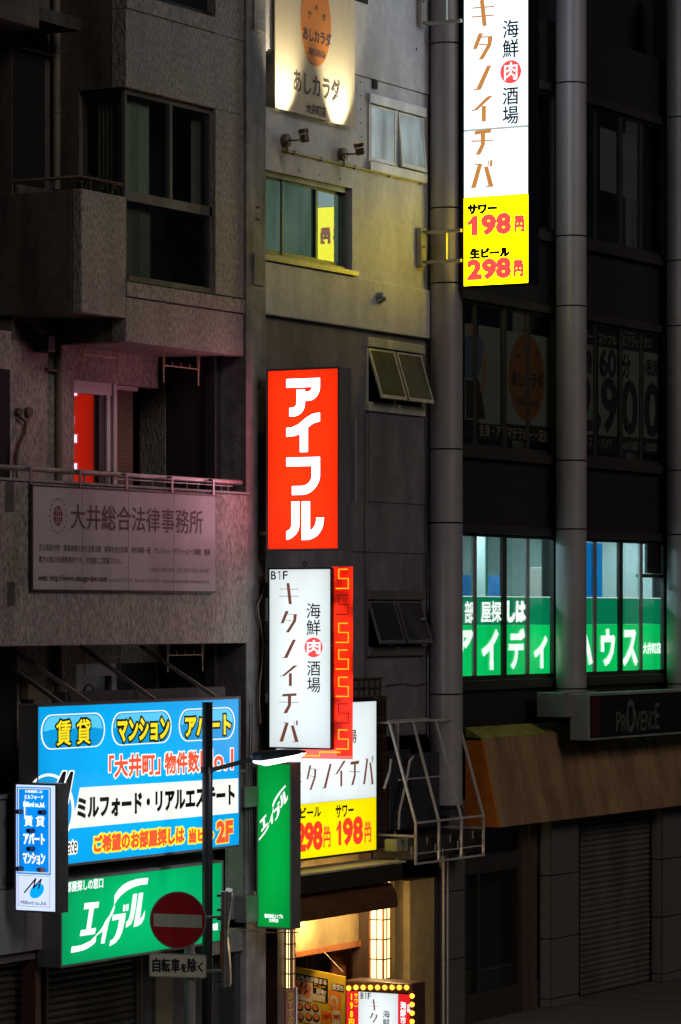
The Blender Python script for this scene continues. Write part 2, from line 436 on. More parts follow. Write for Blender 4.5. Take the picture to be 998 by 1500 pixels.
# floors: sill and head heights per storey (office floor measured in the photo)
def fz(py): return ZF(680, py, WD)
H_OFF = 3.5
floors = []
z_head, z_top, z_split1, z_split2, z_bot, z_sill = fz(783), fz(787), fz(874), fz(915.6), fz(991), fz(1012)
for k in (0, 1, 2): floors.append(k * H_OFF)
MULL = [697.5, 740, 775]                    # mullion centres in bay 0 (photo x)
jamb_l, jamb_r = 676, 812
bay_lo = UC[0] + .26
def bay_u(b): 
    u0 = UC[b] + .16; u1 = UC[b + 1] - .28
    return u0, u1
um = [U(p, WD) - UC[0] for p in MULL]; ur = U(811, WD) - UC[0]
film_g = lit('bright_green_film', (.0, .62, .13), 1.0, var=.12, sample=True)
film_d = lit('dark_green_film', (.0, .20, .085), 1.0, var=.1, sample=False)
film_w = lit('white_film_lettering', (.9, 1.0, .95), .95, var=.04, sample=False)
room_wall = mat('room_wall_paint', (.6, .66, .64), .8, var=.05)
room_beige = mat('room_beige_paint', (.55, .45, .38), .8, var=.08)
poster_pale = mat('pale_window_poster', (.085, .10, .082), .7, var=.1)
poster_black = mat('black_window_poster', (.006, .006, .006), .6, var=0)
poster_orange = mat('orange_window_poster', (.085, .032, .005), .7, var=.15)
poster_text = mat('poster_grey_lettering', (.13, .13, .10), .7, var=0)
poster_ink = mat('poster_black_ink', (.008, .006, .006), .7, var=0)
for b in range(3):
    u0, u1 = UC[b] + .1, UC[b + 1] - .1
    # spandrels between the window bands
    for k in range(-1, 3):
        za = z_head + .16 + k * H_OFF if k >= 0 else None
        top = z_sill + (k + 1) * H_OFF
        lo = za if za is not None else BASE_Z + .05
        if lo > 17.5: continue
        mid = (lo + top) / 2
        MB().box(u0, u1, WD, WD + .25, lo, top - .004).build('spandrel_panel', panel_black, GB)
        MB().box(u0, u1, WD - .003, WD + .1, top - .45, top - .435).build('panel_joint', seam, GB)
    for k in range(3):
        o = k * H_OFF
        ul, uu = UC[b] + .12, UC[b] + ur + .06
        # head trim and projecting sill
        MB().box(u0, UC[b] + ur + .14, WD - .07, WD + .24, z_head + .03 + o, z_head + .158 + o).build('window_head', alu_dark, GB, bevel=.006)
        MB().box(u0, UC[b] + ur + .14, WD - .09, WD + .24, z_sill + .005 + o, z_sill + .15 + o).build('window_sill', alu_dark, GB, bevel=.006)
        MB().box(UC[b] + ur + .06, u1 + .05, WD - .01, WD + .24, z_sill + .15 + o, z_head + .03 + o).build('wall_panel', panel_black, GB)
        wf = MB()
        zb, zt = z_sill + .15 + o, z_head + .03 + o
        wf.box(ul, uu, WD + .0, WD + .08, zt - .05, zt - .001); wf.box(ul, uu, WD + .0, WD + .08, zb + .001, zb + .07)
        wf.box(uu - .05, uu - .001, WD + .002, WD + .08, zb + .07, zt - .05)
        fr = wf.build('window_frame', alu_dark, GB)
        for i, m_ in enumerate(um):
            w = .055 if i != 1 else .065
            dd = .06 if i != 1 else 0.0
            MB().box(UC[b] + m_ - w, UC[b] + m_ + w, WD - .002 + dd * .2, WD + .06, zb + .07, zt - .05).build('mullion', alu if (k == 0 and i != 1) else alu_dark, fr, bevel=.008)
        ed = [UC[b] + .12] + [UC[b] + m_ for m_ in um] + [uu - .04]
        for i in range(4):
            MB().box(ed[i] + .05, ed[i + 1] - .05, WD + .03, WD + .036, zb + .06, zt - .04).build('pane', pane_clear if k == 0 else pane_dark, fr)
        if k == 0 and b < 2:
            # lit estate office: printed film inside the panes and the room behind
            for i in range(4):
                a, c = ed[i] + .06, ed[i + 1] - .06
                f1 = MB().quad((a, WD + .045, z_bot), (c, WD + .045, z_bot), (c, WD + .045, z_split2 - .002), (a, WD + .045, z_split2 - .002)).build('window_film', film_g, fr)
                f2 = MB().quad((a, WD + .045, z_split2 + .002), (c, WD + .045, z_split2 + .002), (c, WD + .045, z_split1), (a, WD + .045, z_split1)).build('window_film', film_d, fr)
                MB().box(a, c, WD + .038, WD + .044, z_split1, z_split1 + .012).build('film_edge', film_w, fr)
                MB().box(a, c, WD + .038, WD + .044, z_bot - .014, z_bot).build('film_edge', film_w, fr)
        elif b < 2:
            MB().box(ul, uu, WD + .5, WD + .52, zb, zt).build('blind', dark_void, GB)
# room of the estate office
RU0, RU1 = UC[0] + .12, UC[2] - .2
RZ0, RZ1 = z_sill + .16 - .4, z_head + .45
rm = MB()
RD = WD + 5.0
rm.quad((RU0, RD, RZ0), (RU1 + 3, RD, RZ0), (RU1 + 3, RD, RZ1), (RU0, RD, RZ1))
rm.quad((RU1 + 3, WD + .26, RZ0), (RU1 + 3, RD, RZ0), (RU1 + 3, RD, RZ1), (RU1 + 3, WD + .26, RZ1))
rm.quad((RU0, WD + .26, RZ0), (RU0, RD, RZ0), (RU0, RD, RZ1), (RU0, WD + .26, RZ1))
rm.quad((RU0, WD + .26, RZ0), (RU1 + 3, WD + .26, RZ0), (RU1 + 3, RD, RZ0), (RU0, RD, RZ0))
rm.quad((RU0, WD + .26, RZ1), (RU1 + 3, WD + .26, RZ1), (RU1 + 3, RD, RZ1), (RU0, RD, RZ1))
rm.build('office_room', room_wall, GB)
cab = thing('wall_cabinets', 'dim shelves and notices inside the lit office behind the green window film', 'shelf', (RU0 + 2, WD + 2, RZ0))
for (a, c, y, z0, z1, m) in ((RU0 + 2.0, RU0 + 3.6, 1.9, z_split1 - .1, z_top - .75, room_beige), (RU0 + 4.3, RU0 + 4.4, 1.4, z_split1 - .2, z_top + .2, room_wall),
                             (RU0 + 6.2, RU0 + 7.4, 2.6, z_split1 - .2, z_top - .5, mat('blue_notice_board', (.03, .16, .42), .6)), (RU0 + 8.0, RU0 + 9.3, 2.2, z_split1 - .2, z_top - .35, room_beige),
                             (RU0 + 3.2, RU0 + 5.4, 3.6, z_split1 + .25, z_split1 + .62, mat('grey_notice_board', (.16, .2, .2), .6)), (RU0 + 1.2, RU0 + 2.1, 1.5, z_split1 + .3, z_split1 + .75, mat('grey_notice_board', (.16, .2, .2), .6))):
    MB().box(a, c, WD + y, WD + y + .25, z0, z1).build('board', m, cab, bevel=.01)
tube_m = lit('ceiling_tube', (.60, .93, 1.0), 32.0, var=0)
for i in range(5):
    a = RU0 + 1.0 + i * 2.1
    cl = thing('ceiling_light', ['ceiling tube light in the lit office nearest the grey wall', 'ceiling tube light in the lit office behind the word of greeting', 'ceiling tube light in the lit office behind the second column', 'ceiling tube light in the lit office right of the second column', 'ceiling tube light in the lit office farthest to the right'][i], 'ceiling light', (a, WD + 1.8, RZ1 - .05), 'ceiling lights of the office')
    MB().box(a, a + 1.2, WD + 1.7, WD + 1.9, RZ1 - .05, RZ1 - .01).build('housing', alu_white, cl)
    MB().box(a + .04, a + 1.16, WD + 1.65, WD + 1.95, RZ1 - .075, RZ1 - .052).build('diffuser', tube_m, cl)
blue_b = lit('self_lit_blue_blind', (.0, .22, .62), 1.0, var=.15, scale=4, sample=False)  # blind emits blue itself, in place of room light shining through
_bl = MB().quad((U(857, WD), WD + .07, z_split1), (U(888, WD), WD + .07, z_split1), (U(888, WD), WD + .07, z_top), (U(857, WD), WD + .07, z_top)).build('blind', blue_b, GB)
_s = None
for i in range(26):
    z = z_split1 + .02 + i * (z_top - z_split1 - .03) / 26
    if _s is None: _s = MB().box(U(857, WD), U(888, WD), WD + .06, WD + .068, z, z + .008).build('slat', mat('blue_blind_slat', (.03, .1, .25), .5), _bl); _z0 = z
    else: o = _s.copy(); COL.objects.link(o); o.location.z = z - _z0
# louvred vent in the top right corner of the fourth lit pane of bay 2
zl0, zl1 = ZF(950, 840, WD), ZF(950, 797, WD)
_l = MB().box(U(951, WD), U(971, WD), WD + .03, WD + .08, zl0, zl1).build('vent_panel', alu_dark, GB)
for i in range(9):
    z = zl0 + .03 + i * (zl1 - zl0 - .05) / 9
    MB().box(U(952, WD), U(970, WD), WD + .015, WD + .03, z, z + .02).build('louvre', alu_dark, _l)
MB().box(U(942, WD), U(974, WD), WD + .0, WD + .13, ZF(950, 846, WD), ZF(950, 841, WD)).build('transom', alu_dark, GB)
# lettering on the lit film
FW = Face('F', WD + .0285, 680, 815, 787, 1000)
k = FW.ink()
TF(FW, k, '部', 681.5, 694, 881, 912, w=.016); TF(FW, k, '屋探', 705.5, 734, 881, 911, w=.016); TF(FW, k, 'しは', 744, 769, 882, 909.5, w=.05)
k.done('lettering', film_w, GB)
k = FW.ink()
TF(FW, k, 'ア', 664, 692, 926, 970, w=.06); TF(FW, k, 'イ', 708, 729, 925, 979, w=.06); TF(FW, k, 'デ', 747, 768, 923, 978, w=.05); TF(FW, k, 'ィ', 784, 801, 934, 977, w=.05)
TF(FW, k, 'ハ', 838, 867, 929, 972, w=.06); TF(FW, k, 'ウ', 882, 900, 924, 973, w=.06); TF(FW, k, 'ス', 914, 933, 925, 973, w=.06)
TF(FW, k, '大井町店', 942.5, 968, 942, 957.5, w=.015)
k.done('lettering', film_w, GB)
# dark printed posters on the upper storey windows
def fz2(px, py): return ZF(px, py, WD + .083)
FU = Face('F', WD + .029, 680, 815, 440, 665)
def sheet(name, m, x0, x1, yt, yb, par, lift=0.0):
    a, b_ = U(x0, FU.at), U(x1, FU.at); z1, z0 = ZF(x0, yt, FU.at), ZF(x0, yb, FU.at); y = FU.at - lift
    return MB().quad((a, y, z0), (b_, y, z0), (b_, y, z1), (a, y, z1)).build(name, m, par)
for (x0, x1, yw, yb1, yb2) in ((681, 694, 474, 614, 638), (701, 733, 476, 619, 643), (741, 770, 484, 620, 644), (777, 806.5, 490, 623, 646)):
    sheet('poster', poster_pale, x0, x1, yw, yb1, GB); sheet('poster', poster_black, x0, x1, yb1, yb2, GB, .0)
cxp, czp = 771.5, 552
k = FU.ink(); k.t = FU.to3
pts = []
k.poly([(cxp + 26.5 * cos(t * pi / 16), 553 + 64 * sin(t * pi / 16) + .12 * 26.5 * cos(t * pi / 16)) for t in range(32)])
k.done('poster_emblem', poster_orange, GB)
k = FU.ink()
TF(FU, k, 'ケ', 756, 762, 517, 527, lift=.001, w=.01); TF(FU, k, '木', 768, 772, 506, 515, lift=.001, w=.01); TF(FU, k, 'タ', 784, 790, 515, 525, lift=.001, w=.01)
TF(FU, k, 'あしカラダ', 750, 795, 541, 565, lift=.001, w=.02); TF(FU, k, 'ASHI KARADA', 757, 788, 583, 593, lift=.001, w=.01)
k.done('lettering', poster_ink, GB)
k = FU.ink(); TF(FU, k, '全身・アロマテラピー・足底', 702, 804, 620, 638, w=.006, lift=.001); k.done('lettering', poster_text, GB)
# printed figure: blue shirt, dark trousers, arm
_pb = mat('poster_blue_print', (.03, .045, .075), .7, var=.1); _pk = mat('poster_skin_print', (.10, .06, .035), .7, var=.1)
k = FU.ink(); k.poly([(681, 494), (694, 488), (703, 492), (709, 505), (706, 532), (700, 556), (681, 552)], .001); k.done('printed_shirt', _pb, GB)
k = FU.ink(); k.poly([(684, 474), (693, 474), (694, 486), (689, 492), (684, 486)], .0015); k.poly([(706, 514), (712, 520), (713, 548), (708, 575), (703, 574), (707, 548)], .0015); k.done('printed_skin', _pk, GB)
k = FU.ink(); k.poly([(682, 556), (702, 558), (708, 590), (711, 614), (683, 612)], .001); k.done('printed_trousers', poster_ink, GB)
# bay 2 price posters
for (x0, x1, ya, yb_, yc, yd) in ((857, 869.5, 480, 504, 636, 660), (876.5, 904, 481, 507, 637, 661), (912, 936, 487, 512, 639, 663), (943, 968.5, 491, 515, 641, 665)):
    sheet('poster', poster_black, x0, x1, ya, yb_, GB); sheet('poster', poster_pale, x0, x1, yb_, yc, GB); sheet('poster', poster_black, x0, x1, yc, yd, GB)
k = FU.ink()
TF(FU, k, '身', 857, 868, 512, 545, w=.03, lift=.001); TF(FU, k, '60', 879, 902, 511, 549, w=.05, lift=.001); TF(FU, k, '分', 912, 923, 518, 552, w=.03, lift=.001); TF(FU, k, '(税別)', 945, 967, 526, 552, w=.02, lift=.001)
TF(FU, k, '2', 845, 867, 550, 626, w=.07, lift=.001); TF(FU, k, ',', 876, 880, 608, 628, w=.03, lift=.001); TF(FU, k, '9', 882, 903, 554, 630, w=.07, lift=.001)
TF(FU, k, '0', 912, 933, 558, 633, w=.07, lift=.001); TF(FU, k, '0', 945, 966, 562, 637, w=.07, lift=.001); TF(FU, k, '円', 959, 967, 611, 638, w=.02, lift=.002)
k.done('lettering', poster_ink, GB)
k = FU.ink()
TF(FU, k, 'リー', 857, 868, 485, 498, w=.006, lift=.001); TF(FU, k, 'ズナブル', 877, 903, 487, 502, w=.006, lift=.001); TF(FU, k, 'にリラッ', 913, 935, 491, 507, w=.006, lift=.001); TF(FU, k, 'クス', 943, 954, 495, 509, w=.006, lift=.001)
TF(FU, k, 'イス', 857, 868, 640, 654, w=.006, lift=.001); TF(FU, k, '・ハンド', 877, 896, 641, 655, w=.006, lift=.001); TF(FU, k, 'm11:00', 913, 934, 645, 658, w=.006, lift=.001); TF(FU, k, '~23:30まで', 943, 968, 647, 660, w=.006, lift=.001)
k.done('lettering', poster_text, GB)
# top storey: pale posters seen dimly
sh = mat('dim_paper_notice', (.09, .10, .10), .8, var=.1)
for (x0, x1, yt, yb) in ((879, 903, 186, 278), (911, 933, 194, 288)): sheet('notice', sh, x0, x1, yt, yb, GB)
# ground floor
zc = .12
pil_tile = mat('grey_stone_tile', (.11, .105, .10), .45, var=.14, scale=10)
tile_side = mat('pale_stone_tile', (.2, .185, .18), .45, var=.12, scale=10)
def pier(px0, px1, px2, dfront, seams, name='pillar'):
    """tiled pier: end face px0..px1, front face px1..px2 (photo x)"""
    uc = U(px1, dfront); u2 = U(px2, dfront); dback = D(px0, uc)
    zt = BASE_Z + .05
    core = MB().box(uc + .02, u2 - .02, dfront + .02, dback - .0, .12, zt).build('pillar', seam, GB)
    zz = [zt] + [ZF(px1, s_, dfront) for s_ in seams] + [.12]
    for a, b_ in zip(zz, zz[1:]):
        if a - b_ < .05: continue
        MB().box(uc, u2, dfront, dfront + .03, b_ + .01, a - .01).build('tile', pil_tile, core)
        MB().box(uc, uc + .03, dfront + .033, dback, b_ + .01, a - .01).build('tile', tile_side, core)
pier(791, 808, 848, -.12, (1283, 1376, 1464))
pier(955, 971, 1020, -.12, (1259, 1344, 1427))
pier(644, 655, 681, -.05, (1307, 1407))
pier(1115, 1130, 1180, -.12, (1250, 1330))
zt = BASE_Z + .05
# shopfront glazing between the first column and the first pier
sf = MB(); su0, su1 = U(680, .1), U(791, .1)
for (a, b_, z0, z1) in ((su0, su1, ZF(680, 1283, .1), ZF(680, 1268, .1) + .12), (su0, su1, .12, .55)): sf.box(a, b_, .1, .2, z0, z1)
for px in (680, 700, 767): sf.box(U(px, .1), U(px, .1) + .07, .095, .2, .12, zt)
shopf = sf.build('shopfront_frame', alu_dark, GB)
MB().box(U(767, .1) - .1, U(772, .1), .07, .2, .12, zt - .2).build('frame_post', mat('brown_bronze_post', (.17, .12, .095), .35, metal=.6), shopf)
MB().box(U(775, .05), U(786, .05), .04, .2, .12, zt).build('frame_post', mat('brown_bronze_post', (.17, .12, .095), .35, metal=.6), shopf)
MB().box(su0, su1, .15, .157, .5, zt).build('pane', pane_dark, shopf)
MB().box(su0 - .2, su1 + .3, 1.4, 1.45, 0, zt).build('back_wall', dark_void, GB)
MB().box(U(715, .8), U(735, .8), .8, .9, .12, 3.0).build('door', mat('dark_wood_door', (.035, .022, .015), .5), GB)
# small self-glowing dots painted as warm sparkles of bottles and glasses
spark = lit('warm_sparkle', (1.0, .35, .08), .25, var=0, sample=False)
kk = MB()
for i in range(60):
    x = U(random.uniform(690, 765), .6); z = .9 + random.random() ** 2 * 1.0; r = random.uniform(.004, .011)
    kk.tube([(x, .6 + random.random() * .4, z), (x, .6 + random.random() * .4, z + r * 2)], r, 6)
_o = kk.build('sparkle_dots', spark); tag(_o, 'dim cluster of small glowing dots imitating glints behind the dark shop window at street level', 'painted glints'); _o['kind'] = 'stuff'
# rolling shutter between the piers
us0, us1 = U(848, .15), U(955, .15)
shut = thing('rolling_shutter', 'closed grey rolling shutter between two tiled piers under the orange canopy', 'shutter', (us0, .15, .12))
shm = mat('shutter_slat_paint', (.15, .145, .125), .45, metal=.2, var=.1, dirt=.3)
zz = .14; i = 0
sl = MB(); prof = [(0, 0), (-.022, .02), (-.03, .045), (-.022, .07), (0, .085)]
for j in range(len(prof) - 1):
    sl.quad((us0, .15 + prof[j][0], prof[j][1]), (us1, .15 + prof[j][0], prof[j][1]), (us1, .15 + prof[j + 1][0], prof[j + 1][1]), (us0, .15 + prof[j + 1][0], prof[j + 1][1]))
first = None
while zz < zt - .05:
    if first is None:
        first = MB(); first.v = [(x, y, z + zz) for x, y, z in sl.v]; first.f = sl.f
        o = first.build('slat', shm, shut); z_first = zz
    else:
        o2 = o.copy(); COL.objects.link(o2); o2.location.z = zz - z_first
    zz += .088
MB().box(us0 - .1, us1 + .1, .17, .2, 0, zt).build('backing', black_box, shut)
MB().box(us1 - .1, us1, .08, .2, .12, zt).build('guide_rail', alu_dark, shut)
# rest of the wall behind, so nothing is open
MB().box(UC[0] - .2, UC[3] + 2, WD + .26, WD + .3, 0, RZ0 - .01).build('rear_wall', dark_void, GB)
MB().box(UC[0] - .2, UC[3] + 2, WD + .6, WD + .66, RZ1 + .1, 18).build('rear_wall', dark_void, GB)
MB().box(U(955, .15), UC[3] + 3, .2, .26, 0, BASE_Z).build('rear_wall', panel_black, GB)

# ================================================================ ORANGE CANOPY + PROVENCE SIGN
can = thing('canopy', 'large orange and brown sloping canopy of weathered panels over the shutter', 'canopy', (U(706, -.4), -.4, 3.0))
orange = mat('orange_canopy_paint', (.85, .25, .025), .45, var=.12, dirt=.2)
brownp = mat('stained_canopy_panel', (.38, .235, .12), .27, var=.12, scale=2.5, stretch=(1, 1, 1), bump=.08, bscale=8, dirt=.4)
topy = mat('yellow_green_canopy_top', (.3, .3, .05), .7, var=.25, dirt=.3)  # yellow-green over the whole top panel
uE = U(690, 0)                       # left end plane
dt, db = D(706, uE), D(731.6, uE); z_t = ZS(706, 1082, uE); z_b = ZS(731, 1212, uE); u_end = U(1150, -.4)
dk = D(682, uE)
end = [(uE, dk, z_t + .02), (uE, dt, z_t), (uE, db, z_b), (uE, dk, z_b)]
MB().prism(end, [(uE + .03, y, z) for _, y, z in end]).build('end_panel', orange, can)
np_ = 14; us = [uE + .033]
pw = U(747, -.4) - U(727, -.4)
wid = (U(998, -.4) - U(715, -.4)) / 8.3
while us[-1] < u_end: us.append(us[-1] + wid)
for a, b_ in zip(us, us[1:]):
    pr = [(0, dt, z_t), (0, dt + .02, z_t), (0, db + .02, z_b), (0, db, z_b)]
    MB().prism([(a + .007, y, z) for _, y, z in pr], [(b_ - .007, y, z) for _, y, z in pr]).build('panel', brownp, can)
zbk = ZS(682, 1066, uE); tp = [(0, dt + .002, z_t), (0, dk, zbk), (0, dk, z_t - .03), (0, dt + .03, z_t - .03)]
MB().prism([(uE + .0, y, z + .004) for _, y, z in tp], [(u_end, y, z + .004) for _, y, z in tp]).build('top_panel', topy, can)
bk = [(0, dt + .03, z_t - .05), (0, .05, z_t - .05), (0, .05, z_b + .02), (0, db + .03, z_b + .02)]
MB().prism([(uE + .05, y, z) for _, y, z in bk], [(u_end, y, z) for _, y, z in bk]).build('body', black_box, can)
st = mat('soot_stain', (.035, .025, .018), .7, var=.6, scale=30)
random.seed(11)
for (pa, pb) in ((858, 903), (918, 968)):                 # ragged black soot marks under the sign
    k = MB()
    for i in range(26):
        x = U(random.uniform(pa, pb), -.35); t0 = random.uniform(.02, .2); t1 = t0 + random.uniform(.05, .22); w = random.uniform(.02, .06)
        q = lambda xx, t: (xx, dt + (db - dt) * t - .003 - .0002 * i, z_t + (z_b - z_t) * t)
        k.add([q(x - w / 2, t0 + .03), q(x, t0), q(x + w / 2, t0 + .02), q(x + w * .3, t1 * .8), q(x, t1), q(x - w * .4, t1 * .7)], [(0, 1, 2, 3, 4, 5)])
    o = k.build('soot_stain', st, can); o['kind'] = 'stuff'
ps = thing('shop_sign', 'unlit black box sign with tarnished silver capitals above the brown canopy', 'sign', (U(862, -.7), -.7, ZF(862, 1085, -.7)))
uP = U(862, -.78); dP = -.78; dPb = D(835, uP)
zP0, zP1 = ZF(862, 1085, dP), ZF(862, 1016, dP); uPe = U(1060, dP)
MB().box(uP, uPe, dP, dPb, zP0, zP1).build('casing', mat('pale_grey_sign_casing', (.3, .31, .3), .5, var=.1, dirt=.3), ps, bevel=.01)
MB().box(uP + .06, uPe - .05, dP - .012, dP - .002, zP0 + .04, zP1 - .04).build('face_panel', mat('glossy_black_acrylic', (.012, .014, .012), .12, var=.1), ps)
MB().box(uP + .09, uP + .4, dP - .016, dP - .0125, zP0 + .06, zP1 - .06).build('end_patch', mat('dull_maroon_film', (.06, .01, .012), .4), ps)
FP = Face('F', dP - .0125, 862, 998, 1013, 1085); k = FP.ink()
for ch, x0, x1, yt, yb in (('P', 903, 910, 1043, 1071), ('R', 911, 918, 1048, 1071), ('O', 918, 930, 1026, 1073), ('V', 930, 938, 1042, 1071), ('E', 939, 945, 1042, 1070), ('N', 946, 952, 1041, 1069), ('C', 953, 959, 1042, 1068), ('E', 960, 966, 1030, 1067)):
    TF(FP, k, ch, x0, x1, yt, yb, w=.012 if ch != 'O' else .035)
k.done('lettering', mat('tarnished_silver_lettering', (.15, .15, .135), .4, metal=.3), ps)
jb = MB().box(U(812, -.35), U(862, -.35), -.5, -.05, ZF(830, 1050, -.4), ZF(830, 1014, -.4)).build('junction_box', grey_box, org=(U(812, -.35), -.3, 3.5), bevel=.01)
tag(jb, 'grey metal box between the second column and the black box sign', 'metal box')
# ================================================================ MIDDLE GREY BUILDING
MID = thing('grey_building', 'narrow grey plastered building between the balconies and the round columns, lit by its signs', 'building', (U(500, .12), .12, 0))
W1, W0 = .05, .10                       # upper and lower wall planes
uA, uB = U(357, .0), U(627, .12)
zT = 17.0
def z_at(py, px, d): return ZF(px, py, d)
zb1 = ZF(400, 462, W1)                  # foot of the beam under the sliding window
zb2 = ZF(400, 385, W1)                  # line at the window foot
zu = ZF(560, 119, W1)                   # joint near the top
ow0, ow1 = U(380, W1), U(518, W1)       # sliding window opening
oz0, oz1 = ZF(518, 397, W1), ZF(518, 276, W1)
awn = [(541, 622, 150, 236), (541, 622, 507, 588), (541, 622, 878, 948)]   # photo boxes of the three hopper windows
AW = []
for (x0, x1, yt, yb) in awn: AW.append((U(x0, W1), U(x1, W1), ZF(x0, yb, W1), ZF(x0, yt, W1)))
def wall_with_holes(name, m, x0, x1, y0, y1, z0, z1, holes, par):
    """wall sheet with real openings, cut into bands"""
    k = MB(); zs = sorted({z0, z1} | {h[2] for h in holes if z0 < h[2] < z1} | {h[3] for h in holes if z0 < h[3] < z1})
    for a, b_ in zip(zs, zs[1:]):
        hs = sorted([h for h in holes if h[2] < (a + b_) / 2 < h[3]]); x = x0
        for h in hs:
            if h[0] > x: k.box(x, h[0], y0, y1, a, b_)
            x = max(x, h[1])
        if x < x1: k.box(x, x1, y0, y1, a, b_)
    return k.build(name, m, par)
slot = (U(388, W1), U(403.5, W1), ZF(395, 158, W1), ZF(395, 76, W1))
wall_with_holes('upper_wall', plaster, uA + .05, uB, W1, .45, zu, zT, [slot, (U(390, W1), U(425, W1), ZF(400, 158, W1), ZF(400, 76, W1))], MID)
wall_with_holes('wall', plaster, uA + .05, uB - .012, W1 + .02, .45, zb2, zu - .012, [(ow0, ow1, oz0, oz1), AW[0], (U(390, W1), U(425, W1), ZF(400, 158, W1), ZF(400, 76, W1))], MID)
MB().box(uA + .05, uB + .03, W1 - .03, .45, zb1, zb2 - .006).build('beam', plaster, MID, bevel=.01)
zl = ZF(628, 1045, W0)
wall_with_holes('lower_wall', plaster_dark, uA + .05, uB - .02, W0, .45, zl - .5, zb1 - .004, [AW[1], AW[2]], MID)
zj = ZF(500, 744, W0 - .015)
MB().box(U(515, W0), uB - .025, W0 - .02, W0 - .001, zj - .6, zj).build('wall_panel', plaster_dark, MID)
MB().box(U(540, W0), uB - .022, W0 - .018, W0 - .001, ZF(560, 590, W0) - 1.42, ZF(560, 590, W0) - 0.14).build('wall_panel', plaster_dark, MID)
MB().box(uA - .2, uB, .46, .5, zl - .3, zT).build('inner_wall', dark_void, MID)
MB().box(uA + .005, U(390, -.04), -.04, .5, .12, zT).build('corner_pillar', pillar_mat, MID, bevel=.012)
_k = MB(); _k.box(U(367), U(383), -.058, -.04, ZF(370, 418), ZF(370, 372)); _k.build('patch', pillar_mat, MID, bevel=.012)
_k = MB(); _k.box(U(367), U(383), -.058, -.04, ZF(370, 45), ZF(370, -5)); _k.build('patch', pillar_mat, MID, bevel=.012)
_k = MB()
for (x, y) in ((372, 304), (376, 304), (372, 321), (376, 322)): _k.tube([(U(x), -.044, ZF(x, y)), (U(x), -.03, ZF(x, y))], .018, 8)
_k.build('anchor_hole', seam, MID)
_k = MB()
for (x, y) in ((441, 251), (469, 256), (500, 262), (439, 203 + 45), (610, 72), (530, 120), (531, 140), (530, 160), (530, 180), (531, 200)):
    _k.tube([(U(x, W1), W1 + (.018 if y > 110 else -.004), ZF(x, y, W1)), (U(x, W1), W1 + .05, ZF(x, y, W1))], .014 if y > 110 else .02, 8)
_k.build('anchor_hole', seam, MID)
MB().box(U(547, W1), U(553, W1), W1 - .006, W1 + .1, ZF(550, 130, W1), ZF(550, 117, W1)).build('weep_slot', seam, MID)
MB().box(U(520, W1), U(539, W1), W1 - .006, W1 + .1, ZF(530, 4, W1), ZF(530, -6, W1)).build('weep_slot', seam, MID)
# dark joint and pipe between the building and the first column
MB().box(uB - .0, U(632, .2), .14, .2, BASE_Z - .2, zT).build('joint_strip', seam, MID)
_k = MB().tube([(U(628.5, .1), .1, ZF(628, 345, .1)), (U(628.5, .1), .1, zT)], .012, 8); _k.build('cable', seam, MID)
_k = MB().tube([(U(626.5, .1), .09, ZF(628, 1080, .1)), (U(626.5, .1), .09, ZF(628, 400, .1))], .02, 8); _k.build('cable_pipe', steel, MID)
# sliding window
sw = MB()
gy = W1 + .11
for (a, b_, z0, z1) in ((ow0, ow1, oz1 - .07, oz1), (ow0, ow1, oz0, oz0 + .05)): sw.box(a, b_, gy - .03, gy + .1, z0, z1)
sw.box(ow1 - .06, ow1, gy - .03, gy + .1, oz0 + .05, oz1 - .07)
swf = sw.build('window_frame', mat('aged_window_aluminium', (.33, .34, .3), .4, metal=.4, var=.15, dirt=.4), MID)
teal = mat('grey_green_sash', (.17, .21, .2), .4, metal=.3, var=.1)
for (a, b_, y) in ((U(379, gy), U(467, gy), gy + .012), (U(463, gy), U(505, gy), gy + .045)):
    s_ = MB(); z0, z1 = oz0 + .05, oz1 - .07
    s_.box(a, a + .05, y, y + .03, z0, z1); s_.box(b_ - .055, b_, y, y + .03, z0, z1); s_.box(a + .05, b_ - .055, y, y + .03, z0, z0 + .06); s_.box(a + .05, b_ - .055, y, y + .03, z1 - .03, z1)
    so = s_.build('sash', teal, swf)
    MB().box(a + .05, b_ - .055, y + .012, y + .017, z0 + .06, z1 - .03).build('pane', glass('greenish_window_glass', (.5, .62, .58), .9), so) if False else MB().box(a + .05, b_ - .055, y + .012, y + .017, z0 + .06, z1 - .03).build('pane', glass('greenish_window_glass', (.5, .62, .58), .9), so)
MB().box(U(413, gy), U(415, gy), gy - .005, gy + .03, oz0 + .05, oz1 - .07).build('meeting_rail', teal, swf)
MB().box(ow0, ow1 + .05, W1 - .06, gy, oz0 - .075, oz0 - .004).build('window_ledge', alu, MID, bevel=.006)
MB().box(ow0, ow1, gy + .14, gy + .15, oz0, oz1).build('roller_blind', lit('self_lit_green_blind', (.50, .54, .46), .62, var=.28, scale=2.5), MID)  # added glow imitates the pale green light in these panes
